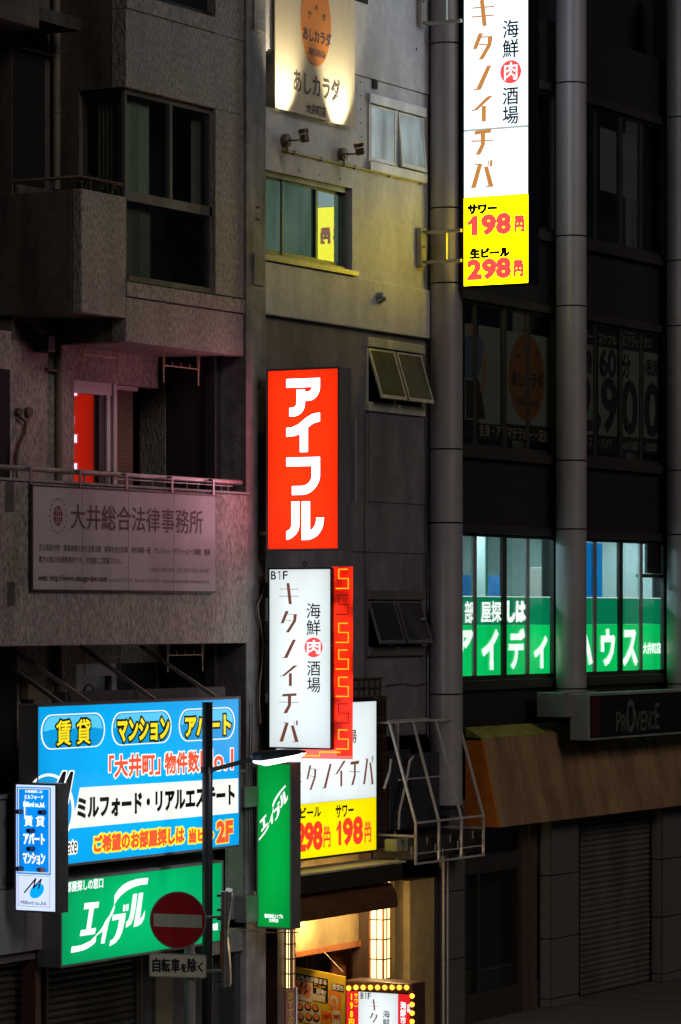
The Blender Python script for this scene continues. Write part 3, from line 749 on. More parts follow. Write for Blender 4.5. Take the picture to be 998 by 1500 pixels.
# hopper windows
hop_mats = [alu_white, mat('dull_window_aluminium', (.75, .74, .6), .4, metal=.35, var=.12, dirt=.3), mat('dark_window_aluminium', (.17, .165, .16), .4, metal=.4, var=.15)]
hop_open = [(0.0, .07), (.22, .22), (.2, .2)]
frost = lit('self_lit_frosted_pane', (.46, .56, .6), .26, var=.75, scale=2.2); frost_y = mat('frosted_dark_pane', (.1, .1, .06), .25, var=.2, scale=3); frost_k = mat('dark_frosted_pane', (.03, .03, .03), .25, var=.2)  # top window's panes glow by themselves, a bright cloud put into the emission
for n_, ((x0, x1, z0, z1), hm, op) in enumerate(zip(AW, hop_mats, hop_open)):
    wall_y = W1 + .02 if n_ == 0 else W0
    fr = MB()
    fr.box(x0 - .02, x1 + .02, wall_y - .05, wall_y + .12, z1 - .0, z1 + .13)          # head
    fr.box(x0 - .02, x1 + .02, wall_y - .06, wall_y + .12, z0 - .13, z0)               # sill
    fr.box(x0 - .001, x0 + .04, wall_y - .02, wall_y + .1, z0, z1); fr.box(x1 - .04, x1 + .001, wall_y - .02, wall_y + .1, z0, z1)
    xm = (x0 + x1) / 2; fr.box(xm - .03, xm + .03, wall_y - .015, wall_y + .1, z0, z1)
    f = fr.build('hopper_window', hm, MID, bevel=.004)
    MB().box(x0, x1, wall_y + .13, wall_y + .14, z0, z1).build('shade', dark_void if n_ else mat('pale_shade', (.25, .28, .28), .8), f)
    for (a, b_), o_ in zip(((x0 + .045, xm - .035), (xm + .035, x1 - .045)), op):
        h = z1 - z0 - .04; ang = math.asin(min(.9, o_ / h)) if o_ else 0.0
        def rp(x, dy, dz):        # hinged at the top
            y = dy; z = -dz
            return (x, wall_y - .02 + y * cos(ang) - dz * sin(ang), z1 - .02 - dz * cos(ang) - y * sin(ang))
        sh_ = MB()
        def rbox(xa, xb, ya, yb, da, db_):
            sh_.add([rp(x, y, d_) for d_ in (db_, da) for y in (ya, yb) for x in (xa, xb)], [(0, 2, 3, 1), (4, 5, 7, 6), (0, 1, 5, 4), (2, 6, 7, 3), (0, 4, 6, 2), (1, 3, 7, 5)])
        rbox(a, a + .035, 0, .03, 0, h); rbox(b_ - .035, b_, 0, .03, 0, h); rbox(a + .035, b_ - .035, 0, .03, 0, .03); rbox(a + .035, b_ - .035, 0, .03, h - .05, h)
        s1 = sh_.build('sash', hm, f)
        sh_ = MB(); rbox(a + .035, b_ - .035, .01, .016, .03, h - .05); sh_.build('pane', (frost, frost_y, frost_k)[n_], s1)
# window 3 extractor housing, window 2 side hinge plates
MB().box(AW[2][1] - .2, AW[2][1] - .05, W0 - .1, W0 - .02, AW[2][2] + .15, AW[2][2] + .42).build('extractor_cover', mat('pale_plastic_cover', (.3, .3, .3), .5), MID, bevel=.02)
# conduit under the spotlights
c0, c1 = pF(414, 220, W1), pF(622, 268, W1)
_k = MB(); zc_ = c0[2]
_k.tube([(c0[0], W1 - .0, c0[2]), (c1[0], W1 - .0, c0[2])], .016, 8)
cpipe = _k.build('conduit', mat('aged_cream_conduit', (.5, .44, .25), .5, var=.15), MID)
for px in (430, 470, 520, 570, 615):
    x = U(px, W1); MB().box(x, x + .03, W1 - .022, W1 + .02, c0[2] - .03, c0[2] + .03).build('clip', steel, cpipe)
# round vent hood
vc = pF(561, 436, W1 - .1); _k = MB(); n = 14
_k.tube([(vc[0], W1 - .03, vc[2]), (vc[0], W1 - .09, vc[2]), (vc[0], W1 - .12, vc[2] - .02), (vc[0], W1 - .13, vc[2] - .05)], [.085, .08, .06, .02], 16)
_k.build('vent_hood', steel, MID, smooth=True)

# lower floors of the middle building: entrance of the bar
ENT = MID
beige = mat('ochre_plaster', (.42, .3, .12), .75, var=.15, scale=6, bump=.2, bscale=40, dirt=.3)
wood_o = mat('orange_stained_wood', (.38, .12, .035), .5, var=.25, scale=3, stretch=(8, 8, .5))
wood_d = mat('dark_brown_wood', (.07, .04, .025), .5, var=.3, scale=3, stretch=(8, 8, .5))
ec = .55                                   # recess of the entrance
zc0 = ZF(436, 1262, -.7)                   # canopy top
# header wall of ochre plaster behind the canopy
uE0, uE1 = U(405, .3), U(531, .3)
MB().box(uE0, uE1, .3, .4, ZF(500, 1383, .3), zl - .3).build('header_wall', beige, MID)
MB().box(uE0, uE1, .26, .42, ZF(500, 1391, .28), ZF(500, 1383, .28) + .002).build('header_beam', wood_o, MID, bevel=.005)
MB().box(U(436, 1.6), U(560, 1.6), 1.6, 1.65, .12, 4.0).build('entrance_back_wall', wood_d, MID)
MB().box(U(488, .62), U(531, .45), .62, .66, .12, ZF(500, 1383, .6)).build('wood_panel', wood_o, MID)
for i in range(6):
    x = U(440 + i * 9, 1.55); MB().box(x, x + .02, 1.57, 1.598, .12, 3.6).build('wood_batten', wood_d, MID)
MB().box(U(530, .25), U(541, .25), .1, .4, .12, zl - .3).build('door_post', wood_d, MID)
MB().box(U(404, .05), U(421, .05), .02, .5, .12, zl - .3).build('dark_pier', mat('dark_maroon_pier', (.05, .02, .015), .5), MID)
# ochre wall right of the lantern: two planes
uO = U(598, -.02)
MB().box(U(573, .12), uO, .06, .2, .12, ZF(598, 1288, .06)).build('side_wall', beige, MID)
MB().box(uO - .0, U(636, 0) , -.05, .3, .12, ZF(598, 1291, -.05)).build('side_wall', beige, MID)
MB().box(U(636, -.05), U(642, -.05), -.06, .3, .12, ZF(598, 1291, -.05)).build('corner_trim', black_box, MID)
MB().box(uA, uB + .4, .1, .5, zl - .5, zl - .3).build('lintel', plaster_dark, MID)
for px in (646, 651.5):
    _k = MB().tube([(U(px, -.08), -.12, .12), (U(px, -.08), -.12, ZF(px, 1255, -.1))], .022, 8); _k.build('downpipe', pinkish_paint, MID, smooth=True)

# canopy over the entrance, its curved lip
dF, dBk = -.6, .0
cy = thing('entrance_canopy', 'dark box canopy with a curved brown lip over the bar entrance, under the price sign', 'canopy', (U(436, dF), dF, 4.0))
cu0 = U(437, dF); cu1 = U(590, dF)
z1_, z0_ = ZF(590, 1264, dF), ZF(590, 1289, dF)
MB().box(cu0, cu1, dF, dBk, z0_, z1_).build('canopy_box', mat('dark_brown_canopy', (.035, .025, .02), .4, var=.15, dirt=.3), cy, bevel=.01)
MB().box(cu0, cu1 + .06, dF - .02, dBk, z1_ + .003, z1_ + .03).build('top_sheet', mat('cream_canopy_top', (.6, .55, .35), .5, var=.1, dirt=.3), cy)
zz1 = z0_ - .004; pr = []
for i in range(9):
    t = i / 8; pr.append((dF + .02 + .0 - .30 * (1 - cos(t * pi / 2)) + .28, zz1 - .36 * sin(t * pi / 2)))
pr = [(dF + .30 - .28 * sin(i / 8 * pi / 2), zz1 - .02 - .34 * (i / 8) ** 1.0 * 1.0 + .12 * sin(i / 8 * pi)) for i in range(9)]
lip = MB()
A = [(cu0 + .1, y, z) for y, z in pr]; B = [(cu1 - .1, y, z) for y, z in pr]
for i in range(8):
    lip.quad(A[i], B[i], B[i + 1], A[i + 1])
    lip.quad((A[i][0], A[i][1] + .015, A[i][2] - .01), (A[i + 1][0], A[i + 1][1] + .015, A[i + 1][2] - .01), (B[i + 1][0], B[i + 1][1] + .015, B[i + 1][2] - .01), (B[i][0], B[i][1] + .015, B[i][2] - .01))
lip.build('curved_lip', mat('copper_brown_lip', (.22, .1, .04), .3, metal=.5, var=.15), cy, smooth=True)

# shoji lanterns flanking the entrance
shoji = lit('shoji_paper', (1.0, .76, .36), 2.1, var=.1, scale=2)
def lantern(px_a, px_b, px_c, yt, yb, label, dfr):
    """square paper lantern column; end face px_a..px_b, front px_b..px_c"""
    u0 = U(px_b, dfr); u1 = U(px_c, dfr); d1 = D(px_a, u0)
    z1 = ZF(px_b, yt, dfr); z0 = ZF(px_b, yb, dfr)
    t = thing('paper_lantern', label, 'lantern', (u0, dfr, z0), 'paper lantern columns at the bar entrance')
    MB().box(u0 + .012, u1 - .012, dfr + .012, d1, z0, z1).build('paper', shoji, t)
    for (x, y) in ((u0, dfr), (u1 - .022, dfr), (u0, d1 - .022)): MB().box(x, x + .024, y, y + .024, z0 - .004, z1 + .004).build('post', wood_o, t)
    n = 5
    for i in range(n + 1):
        z = z0 + (z1 - z0) * i / n
        MB().box(u0 - .003, u1 + .003, dfr - .003, d1 + .003, z - .006, z + .01).build('rail', wood_d, t)
    MB().box(u0 - .001, u0 + .02, (dfr + d1) / 2 - .01, (dfr + d1) / 2 + .002, z0, z1).build('muntin', wood_d, t)
    MB().box((u0 + u1) / 2 - .01, (u0 + u1) / 2 + .004, dfr - .001, dfr + .02, z0, z1).build('muntin', wood_d, t)
    return t
lantern(541, 562, 573, 1290, 1435, 'tall square paper lantern right of the bar entrance, dark wood grid', -.12)
lantern(417, 427, 433, 1340, 1449, 'narrow paper lantern left of the bar entrance, below the green projecting sign', -.12)
# little spotlight hanging in front of the lantern
def small_spot(p, label, name='spotlight'):
    p = Vector(p); t = thing(name, label, 'spotlight', tuple(p))
    MB().tube([p + Vector((0, 0, .16)), p + Vector((0, 0, .06))], .008, 8).build('stem', black_paint, t)
    MB().tube([p + Vector((.0, .02, .08)), p + Vector((0, 0, .06)), p + Vector((-.02, -.01, -.02))], [.02, .035, .042], 12).build('head', black_paint, t, smooth=True)
    MB().tube([p + Vector((-.0205, -.0105, -.021)), p + Vector((-.022, -.011, -.027))], .032, 12).build('bulb', lit('warm_lamp', (1, .75, .4), 6, var=0), t)
small_spot(pF(553, 1328, -.35), 'small hanging spotlight in front of the right paper lantern')
L_ = bpy.data.lights.new('entrance_warm_light', 'POINT'); L_.energy = 45; L_.color = (1, .72, .36); L_.shadow_soft_size = .06
lo = bpy.data.objects.new('entrance_warm_light', L_); COL.objects.link(lo); _p = pF(551, 1338, -.36); lo.location = _p
entrance_fill = bpy.data.lights.new('entrance_warm_light', 'POINT'); entrance_fill.energy = 60; entrance_fill.color = (1, .66, .3); entrance_fill.shadow_soft_size = .1  # added warm fill to brighten the entrance interior
lo2 = bpy.data.objects.new('entrance_warm_light', entrance_fill); COL.objects.link(lo2); lo2.location = (U(470, .0), .0, ZF(470, 1345, -.0))
small_spot((U(470, .0), .0, ZF(470, 1345, .0) + .06), 'small added spotlight for warm fill inside the bar entrance under the canopy')

# ================================================================ SIGNS
white_face = lit('white_backlit_acrylic', (.82, .91, .93), 1.08, var=.08, scale=1.2, edge=.42)
frame_black = mat('black_sign_frame', (.015, .015, .016), .35, metal=.3, var=.1)
white_tall = lit('bright_white_backlit_acrylic', (.74, .89, 1.0), 1.75, var=.05, edge=.25)
yellow_tall = lit('bright_yellow_backlit_acrylic', (1.0, .84, .0), 7.0, var=.03)
yellow_face = lit('yellow_backlit_acrylic', (1.0, .82, .0), 1.08, var=.05, edge=.3)
red_ink = lit('red_backlit_print', (1.0, .055, .05), .95, var=.05, sample=False)
coral_ink = lit('coral_backlit_print', (1.0, .085, .08), 1.0, var=.03, sample=False)
brown_ink = lit('brown_backlit_print', (.22, .075, .05), .8, var=0, sample=False)
ochre_ink = lit('ochre_backlit_print', (.62, .26, .06), .9, var=0, sample=False)
ink_black = mat('black_print', (.01, .01, .012), .4, var=0)
white_ink = lit('white_backlit_print', (.95, .98, 1.0), 1.1, var=.03, sample=False)

def proj_box(name, label, px_wall, x0, x1, y0, y1, casing, face, thick=.25, border=.02, cat='sign', dwall=.0, face_in=None, back=None):
    """lightbox standing out square from the wall; photo box is the lit face"""
    us = U(px_wall, dwall); fc = Face('S', us, x0, x1, y0, y1)
    t = thing(name, label, cat, (us + thick / 2, -fc.a0, fc.z0))
    a0, a1, z0, z1 = fc.a0 - border, fc.a1 + border, fc.z0 - border, fc.z1 + border
    MB().box(us + .006, us + thick, -a0, -a1, z0, z1).build('casing', casing, t, bevel=.006)
    fr = MB()
    fr.box(us - .008, us + .0055, -a0, -fc.a0, z0, z1); fr.box(us - .008, us + .0055, -a1, -fc.a1, z0, z1)
    fr.box(us - .008, us + .0055, -fc.a0, -fc.a1, z0, fc.z0); fr.box(us - .008, us + .0055, -fc.a0, -fc.a1, fc.z1, z1)
    fr.build('frame', casing, t)
    if back is not None: MB().quad((us + thick + .004, -fc.a0, fc.z0), (us + thick + .004, -fc.a1, fc.z0), (us + thick + .004, -fc.a1, fc.z1), (us + thick + .004, -fc.a0, fc.z1)).build('rear_lit_face', back, t)
    if face is not None: MB().quad((us, -fc.a0, fc.z0), (us, -fc.a1, fc.z0), (us, -fc.a1, fc.z1), (us, -fc.a0, fc.z1)).build('lit_face', face, t)
    return t, fc, us
def arm(t, fc, us, py, d_end=.1, m=steel, w=.05, off=.12):
    z = fc.z1 + (py - fc.y0) / (fc.y1 - fc.y0) * (fc.z0 - fc.z1)
    MB().box(us + off - w / 2, us + off + w / 2, -fc.a0, d_end, z - w / 2, z + w / 2).build('bracket_arm', m, t)

# --- tall white and yellow sign at top
tt, ft, ut = proj_box('tall_price_sign', 'tall white and yellow lightbox at top with brown vertical characters and prices 198 and 298', 636, 680, 774, -330, 416.5, frame_black, None, thick=.34, border=.012)
usz = lambda py: ft.z1 + (py - ft.y0) / (ft.y1 - ft.y0) * (ft.z0 - ft.z1)
def fpatch(fc, name, m, x0, x1, y0, y1, t, lift=0.0):
    k = fc.ink(); k.mb.add([fc.to3(x0, y1, lift), fc.to3(x1, y1, lift), fc.to3(x1, y0, lift), fc.to3(x0, y0, lift)], [(0, 1, 2, 3)]); return k.done(name, m, t)
fpatch(ft, 'lit_face', white_tall, 680, 774, 189.3, 286.5, tt)
fpatch(ft, 'lit_face', white_tall, 680, 774, -330, 186.7, tt)
fpatch(ft, 'face_joint', lit('dim_joint_strip', (.6, .62, .62), .7, var=0, sample=False), 680, 774, 186.8, 189.2, tt)
fpatch(ft, 'lit_face', yellow_tall, 680, 774, 287, 416.5, tt)
k = ft.ink(); k.fat = .012
g = [('ki', 691.7, 724.5, -2, 36), ('ta', 693.6, 721.4, 47, 84.8), ('no', 694.4, 719.6, 95.5, 129.3), ('i', 691.5, 721.6, 140, 176), ('chi', 691, 723, 188.3, 224.2), ('ba', 690.8, 723, 234.5, 273)]
for q in g: bar_glyph(k, *q)
for j, q in enumerate(ORDER[:0]): pass
k.done('lettering', ochre_ink, tt)
k = ft.ink(); k.fat = .012
k.fat = .005; T(k, '海\n鮮', 737, 760, 31, 86, w=.002); T(k, '酒\n場', 737, 759.5, 129.5, 183, w=.002); k.done('lettering', ink_black, tt)
k = ft.ink(); k.oval(748.5, 107, 15.3, 17); k.done('red_disc', coral_ink, tt)
k = ft.ink(); T(k, '肉', 739.5, 758, 93.5, 118.5, w=.012, lift=.002); k.done('lettering', white_ink, tt)
k = ft.ink(); k.fat = .02; T(k, 'サワー', 686, 727.5, 298, 311, w=.012); T(k, '生ビール', 689.5, 746, 363, 376, w=.010); k.done('lettering', ink_black, tt)
k = ft.ink(); k.fat = .02
one(k, 686, 699.5, 315, 342); T(k, '9', 707.5, 725, 315.5, 341, w=.036); T(k, '8', 729.5, 746.5, 314.5, 341, w=.036); T(k, '円', 755, 767.5, 326, 340.5, w=.012); T(k, '税抜', 755, 767.5, 318, 324, w=.0)
T(k, '2', 687, 704, 380.5, 406, w=.036); T(k, '9', 708.5, 725.5, 380.5, 406, w=.036); T(k, '8', 729.5, 746.5, 380, 405.5, w=.036); T(k, '円', 753.5, 766, 391, 405.5, w=.012); T(k, '税抜', 753.5, 766, 383, 389.5, w=.0)
k.done('lettering', coral_ink, tt)
# black flank panel facing the street and the wide support at its wall side
MB().box(ut + .02, ut + .24, D(666, ut + .02), D(678.6, ut), ZS(670, 1, ut), ft.z1 + .0).build('rear_support', frame_black, tt)
for (y0_, y1_, m_) in ((-330, 286.5, white_tall), (287, 416.5, yellow_face)):
    z1_, z0_ = usz(y0_), usz(y1_); MB().quad((ut + .344, -ft.a0, z0_), (ut + .344, -ft.a1, z0_), (ut + .344, -ft.a1, z1_), (ut + .344, -ft.a0, z1_)).build('rear_lit_face', m_, tt)
brk = mat('bracket_steel', (.5, .48, .42), .45, metal=.4, var=.12, dirt=.3)
for (ya, yb) in ((-32, 31), (338, 382)):
    b0 = MB(); ub = U(622, .0)
    z1, z0 = usz(ya), usz(yb)
    for z in (z0, z1): b0.box(ub - .03, ub + .03, D(622, ub), D(676, ub), z - .022, z + .022)
    b0.box(ub - .025, ub + .025, D(651, ub), D(655, ub), z0 + .022, z1 - .022)
    b0.build('bracket', brk, tt)
    MB().box(ub - .14, ub + .02, D(624, ub) , D(616.5, ub), z0 - .06, z1 + .06).build('wall_plate', brk, tt)
    _k = MB()
    for zz in (z0, z1, (z0 + z1) / 2): _k.tube([(ub - .10, D(625, ub), zz), (ub - .10, D(625, ub) - .02, zz)], .013, 8)
    _k.build('bolt', black_box, tt)

# --- red sign
red_face = lit('red_backlit_acrylic', (1.0, .02, .002), 2.1, var=.12, edge=.6)
tr_, fr_, ur_ = proj_box('red_sign', 'bright red lightbox sign with four large white characters stacked down it', 370, 393.2, 495, 542, 803.5, grey_box, red_face, thick=.3, border=.03)
k = fr_.ink()
for q in RED_LOGO: k.poly([(380 + x / 5, 530 + y / 5) for x, y in q])
k.done('lettering', lit('bright_white_lettering', (1.0, .72, 1.0), 7.0, var=.03), tr_)
arm(tr_, fr_, ur_, 560); arm(tr_, fr_, ur_, 780)
mp_ = MB().box(ur_ + .46, ur_ + .50, D(369, ur_ + .46), D(520.5, ur_ + .46), ZS(440, 737, ur_ + .4), ZS(440, 614, ur_ + .4)).build('mounting_plate', mat('pale_grey_plate', (.62, .56, .62), .5, metal=.2, var=.08, dirt=.3), org=(ur_ + .44, 0, 8), bevel=.004)
tag(mp_, 'plain grey metal plate behind the red sign, showing at both its sides', 'plate')

# --- white B1F sign with neon flank
tb, fb, ub_ = proj_box('bar_sign', 'white lightbox sign marked B1F with brown vertical characters, orange neon along its edge', 372, 395.2, 484.3, 834, 1095, frame_black, white_face, thick=.22, border=.022, back=white_face)
k = fb.ink()
for n_ in ORDER:
    ps = BAR[n_]; xs = [p[0] for q in ps for p in q]; ys = [p[1] for q in ps for p in q]
    bar_glyph(k, n_, 385 + min(xs) / 5, 385 + max(xs) / 5, 820 + min(ys) / 5, 820 + max(ys) / 5)
k.done('lettering', brown_ink, tb)
k = fb.ink(); T(k, 'B', 397.5, 404.5, 836.5, 848.5, w=.006); k.line([(407, 838.6), (410.3, 836.8), (410.3, 848.5)], 1.2); T(k, 'F', 415, 421.5, 836.5, 848.5, w=.006); T(k, '海\n鮮', 449.5, 469.8, 883.5, 930.5, w=.003); T(k, '酒\n場', 450.5, 469.5, 968, 1014, w=.003); k.done('lettering', ink_black, tb)
k = fb.ink(); k.oval(459.7, 948.2, 13.2, 14.5); k.done('red_disc', coral_ink, tb)
k = fb.ink(); T(k, '肉', 450.5, 469.5, 938, 957.5, w=.012, lift=.002); k.done('lettering', white_ink, tb)
for py in (860, 940, 1060): arm(tb, fb, ub_, py, m=black_paint, w=.03)
_c = pS(446.5, 826.5, ub_ + .1)
_k = MB().tube([(_c[0], _c[1] + .028 * cos(t * pi / 8), _c[2] + .028 * sin(t * pi / 8)) for t in range(17)], .008, 6, caps=False); _k.build('lifting_ring', black_paint, tb)
# neon flank panel, same plane as the sign but further back
un = ub_ + .05
acr = bpy.data.materials.new('red_tinted_acrylic'); acr.use_nodes = True
_b = acr.node_tree.nodes['Principled BSDF']; _b.inputs['Base Color'].default_value = (.9, .03, .01, 1); _b.inputs['Roughness'].default_value = .2; _b.inputs['Alpha'].default_value = .62
_b.inputs['Emission Color'].default_value = (1, .03, .008, 1)
_n = acr.node_tree.nodes.new('ShaderNodeTexNoise'); _n.inputs['Scale'].default_value = 3.2; _n.inputs['Detail'].default_value = 1
_g = acr.node_tree.nodes.new('ShaderNodeNewGeometry'); _m = acr.node_tree.nodes.new('ShaderNodeMapRange')
_m.inputs[1].default_value = .35; _m.inputs[2].default_value = .65; _m.inputs[3].default_value = .35; _m.inputs[4].default_value = 1.6
acr.node_tree.links.new(_g.outputs['Position'], _n.inputs['Vector']); acr.node_tree.links.new(_n.outputs['Fac'], _m.inputs[0]); acr.node_tree.links.new(_m.outputs[0], _b.inputs['Emission Strength'])
neon = lit('orange_neon_tube', (1.0, .20, .006), 3.4, var=0)
dim = mat('unlit_neon_tube', (.35, .08, .05), .3)
nf = thing('neon_panel', 'red translucent panel with orange zigzag neon tubes along the B1F sign', 'neon sign', (un, D(500, un), ZS(500, 1100, un)))
def nbox(x0, x1, y0, y1): 
    return MB().box(un, un + .012, D(x0, un), D(x1, un), ZS(500, y1, un), ZS(500, y0, un))
nbox(486.5, 516.5, 830, 1112).build('acrylic_panel', acr, nf); nbox(440, 486.4, 1098, 1112).build('acrylic_panel', acr, nf)
MB().box(un + .12, un + .13, D(487, un), D(509, un), ZS(500, 1108, un), ZS(500, 832, un)).build('back_tray', mat('red_lacquer_tray', (.35, .02, .01), .35), nf)
MB().box(un + .03, un + .11, D(499.5, un), D(503, un), ZS(500, 1100, un), ZS(500, 832, un)).build('cable_duct', mat('dark_red_duct', (.12, .015, .01), .5), nf)
def zig(py, h, m):
    P = [(510.5, py), (498, py), (498, py + h * .48), (512, py + h * .48), (512, py + h), (494, py + h)]
    _k = MB().tube([(un - .03, D(x, un), ZS(500, y, un)) for x, y in P], .0085, 6); o = _k.build('neon_tube', m, nf); return o
for py, on in ((834, 1), (872, 0), (913, 1), (952, 1), (992, 1), (1031, 0), (1069, 1)): zig(py, 28, neon if on else dim)
MB().tube([(un - .03, D(x, un), ZS(500, y, un)) for x, y in ((446, 1108), (470, 1108), (470, 1102), (500, 1102))], .011, 6).build('neon_tube', neon, nf)
for py in (844, 975, 1093): MB().box(un - .02, un + .05, D(484, un), D(490, un), ZS(500, py + 1, un), ZS(500, py - 1, un)).build('clip', frame_black, nf)
for py in range(850, 1100, 22): MB().tube([(un - .03, D(497, un), ZS(500, py, un)), (un + .11, D(497, un), ZS(500, py, un))], .005, 5).build('tube_support', dim, nf)

# --- green projecting sign
green_face = lit('green_backlit_acrylic', (.0, .32, .045), 1.1, var=.1, edge=.5)
tg, fg, ug = proj_box('green_projecting_sign', 'tall green lightbox sign with slanted white characters, beneath the street lamp', 362, 378, 425.5, 1119, 1358, steel, green_face, thick=.24, border=.022, back=green_face)
k = fg.ink()
import itertools
src = [(90, 485), (505, 112), (190, 315)]; dst = [(379.5, 1231), (418.5, 1150.5), (386.5, 1206)]
(x1s, y1s), (x2s, y2s), (x3s, y3s) = src
M = Matrix(((x1s, y1s, 1), (x2s, y2s, 1), (x3s, y3s, 1))).inverted()
cx_ = M @ Vector((dst[0][0], dst[1][0], dst[2][0])); cy_ = M @ Vector((dst[0][1], dst[1][1], dst[2][1]))
aff = lambda x, y: (cx_[0] * x + cx_[1] * y + cx_[2], cy_[0] * x + cy_[1] * y + cy_[2])
for i, q in enumerate(GREEN_LOGO): k.poly([aff(x, y) for x, y in q], lift=.0003 * i)
T(k, '株式会社エイブル', 388, 415, 1339, 1345, w=.004); T(k, '大井町店', 394.5, 408, 1345.5, 1351, w=.004)
k.done('lettering', white_ink, tg)
for py in (1135, 1170, 1340): arm(tg, fg, ug, py, m=grey_box, w=.04)

# --- wall price sign (198 / 298)
d8 = -.22
f8 = Face('F', d8, 405, 551.5, 1027, 1245); u80, u81 = U(405, d8), U(551.3, d8)
z81, z80 = ZF(551, 1027, d8), ZF(551, 1244.5, d8); zs8 = ZF(551, 1167.5, d8)
t8 = thing('price_sign', 'wide white and yellow lightbox over the bar entrance with red prices 298 and 198', 'sign', (u80, d8, z80))
MB().box(u80 - .04, u81 + .03, d8 + .006, d8 + .22, z80 - .03, z81 + .03).build('casing', frame_black, t8, bevel=.006)
_f = MB(); _f.box(u81, u81 + .03, d8 - .008, d8 + .0055, z80 - .03, z81 + .03); _f.box(u80, u81, d8 - .008, d8 + .0055, z81, z81 + .03); _f.box(u80, u81, d8 - .008, d8 + .0055, z80 - .03, z80); _f.build('frame', frame_black, t8)
MB().quad((u80, d8, zs8), (u81, d8, zs8), (u81, d8, z81), (u80, d8, z81)).build('lit_face', white_face, t8)
MB().quad((u80, d8, z80), (u81, d8, z80), (u81, d8, zs8 - .002), (u80, d8, zs8 - .002)).build('lit_face', yellow_face, t8)
k = f8.ink()
for n_, a, b_, yt, yb in (('ki', 418, 443, 1124, 1157), ('ta', 449, 463.5, 1121, 1157), ('no', 472, 486, 1119, 1155), ('i', 490, 507, 1114, 1152), ('chi', 511, 528, 1114, 1150), ('ba', 532, 547.5, 1107, 1149)): bar_glyph(k, n_, a, b_, yt, yb)
k.done('lettering', brown_ink, t8)
k = f8.ink(); TF(f8, k, '海鮮肉酒場', 430, 522.5, 1074, 1094, w=.004); TF(f8, k, '生ビール', 428, 470, 1185, 1200, w=.014); TF(f8, k, 'サワー', 492, 518, 1180, 1198, w=.014); k.done('lettering', ink_black, t8)
price_red = lit('price_red_print', (1.0, .05, .02), 1.0, var=0, sample=False)
k = f8.ink()
for ch, a, b_, yt, yb in (('2', 434, 447, 1208, 1246), ('9', 447.5, 458.5, 1207.5, 1243.5), ('8', 460, 471.5, 1206, 1243), ('1', 493, 500, 1202.5, 1238), ('9', 503.5, 516, 1201, 1236.5), ('8', 518.5, 530.5, 1199, 1235)):
    (one(k, a, b_, yt, yb) if ch == '1' else TF(f8, k, ch, a, b_, yt, yb, w=.05))
for (a, b_, yt, yb) in ((474.5, 484, 1220, 1241), (534.5, 543.5, 1213, 1234)): TF(f8, k, '円', a, b_, yt, yb, w=.014)
for (a, b_, yt, yb) in ((474.5, 483, 1211, 1219), (535, 543, 1204, 1211.5)): TF(f8, k, '税抜', a, b_, yt, yb, w=.006)
k.done('lettering', price_red, t8)
# lattice trellis beside it
tl = thing('lattice_frame', 'dark wooden lattice frame right of and above the price sign', 'lattice', (U(553, -.15), -.15, z80))
for px in (554.5, 558.5, 563): MB().box(U(px, -.1), U(px, -.1) + .018, -.13, -.09, z80, z81 + .06).build('upright', wood_d, tl)
for i in range(9):
    z = z80 + (z81 - z80) * i / 8; MB().box(U(552.5, -.1), U(564.5, -.1), -.125, -.095, z, z + .03).build('crosspiece', wood_d, tl)
gz0, gz1 = ZF(517, 1022, -.1), ZF(517, 995, -.1)
_k = MB().box(U(505, -.1), U(563, -.1), -.04, -.0, gz0, gz1).build('grille_back', mat('grey_grille_backing', (.12, .12, .12), .6), tl)
for i in range(3): z = gz0 + (gz1 - gz0) * i / 2; MB().box(U(505, -.1), U(564, -.1), -.07, -.04, z - .01, z + .012).build('crosspiece', wood_d, tl)
for i in range(8): x = U(505 + i * 8, -.1); MB().box(x, x + .02, -.068, -.042, gz0, gz1).build('upright', wood_d, tl)

# --- banner
db_ = W1 - .07
ban_m = mat('cream_banner_cloth', (.74, .66, .5), .75, var=.05, scale=3, stretch=(4, 1, .4))
bu0, bu1 = U(403.5, db_), U(520, db_); bz0 = ZF(403.5, 157.5, db_); bz1 = ZF(403.5, -260, db_)
bt = thing('banner', 'cream banner board with an orange disc and thin dark characters, lit from below', 'banner', (bu0, db_, bz0))
nb = 24; bm = MB()
for i in range(nb):
    a, b_ = bu0 + (bu1 - bu0) * i / nb, bu0 + (bu1 - bu0) * (i + 1) / nb
    w = lambda x: .004 * sin((x - bu0) * 9)
    bm.add([(a, db_ + w(a), bz0), (b_, db_ + w(b_), bz0), (b_, db_ + w(b_), bz1), (a, db_ + w(a), bz1), (a, db_ + .015, bz0), (b_, db_ + .015, bz0), (b_, db_ + .015, bz1), (a, db_ + .015, bz1)], [(0, 1, 2, 3), (0, 4, 5, 1), (5, 4, 7, 6)])
bm.add([(bu0, db_, bz0), (bu0, db_, bz1), (bu0, db_ + .015, bz1), (bu0, db_ + .015, bz0)], [(0, 1, 2, 3)])
bm.build('cloth', ban_m, bt)
_t = MB()
for px in (440, 480): _t.box(U(px, db_), U(px, db_) + .012, db_ + .016, W1 + .02, bz0 - .0, bz1)
_t.build('batten', alu, bt)
fbn = Face('F', db_ - .006, 403.5, 520, -100, 190); k = fbn.ink()
oc = lambda a, b_: (a, b_ + (a - 463) * .2)
k.poly([oc(463 + 22.2 * cos(t * pi / 24), 34 + 63 * sin(t * pi / 24)) for t in range(48)]); k.done('orange_disc', mat('orange_print', (.75, .27, .06), .7, var=.05), bt)
kink = mat('slate_print', (.10, .09, .10), .7, var=0)
k = fbn.ink()
TF(fbn, k, 'あしカラダ', 444, 485, 38, 57, w=.013, lift=.001); TF(fbn, k, 'あしカラダ', 430, 498.5, 100, 133, w=.008, lift=.001)
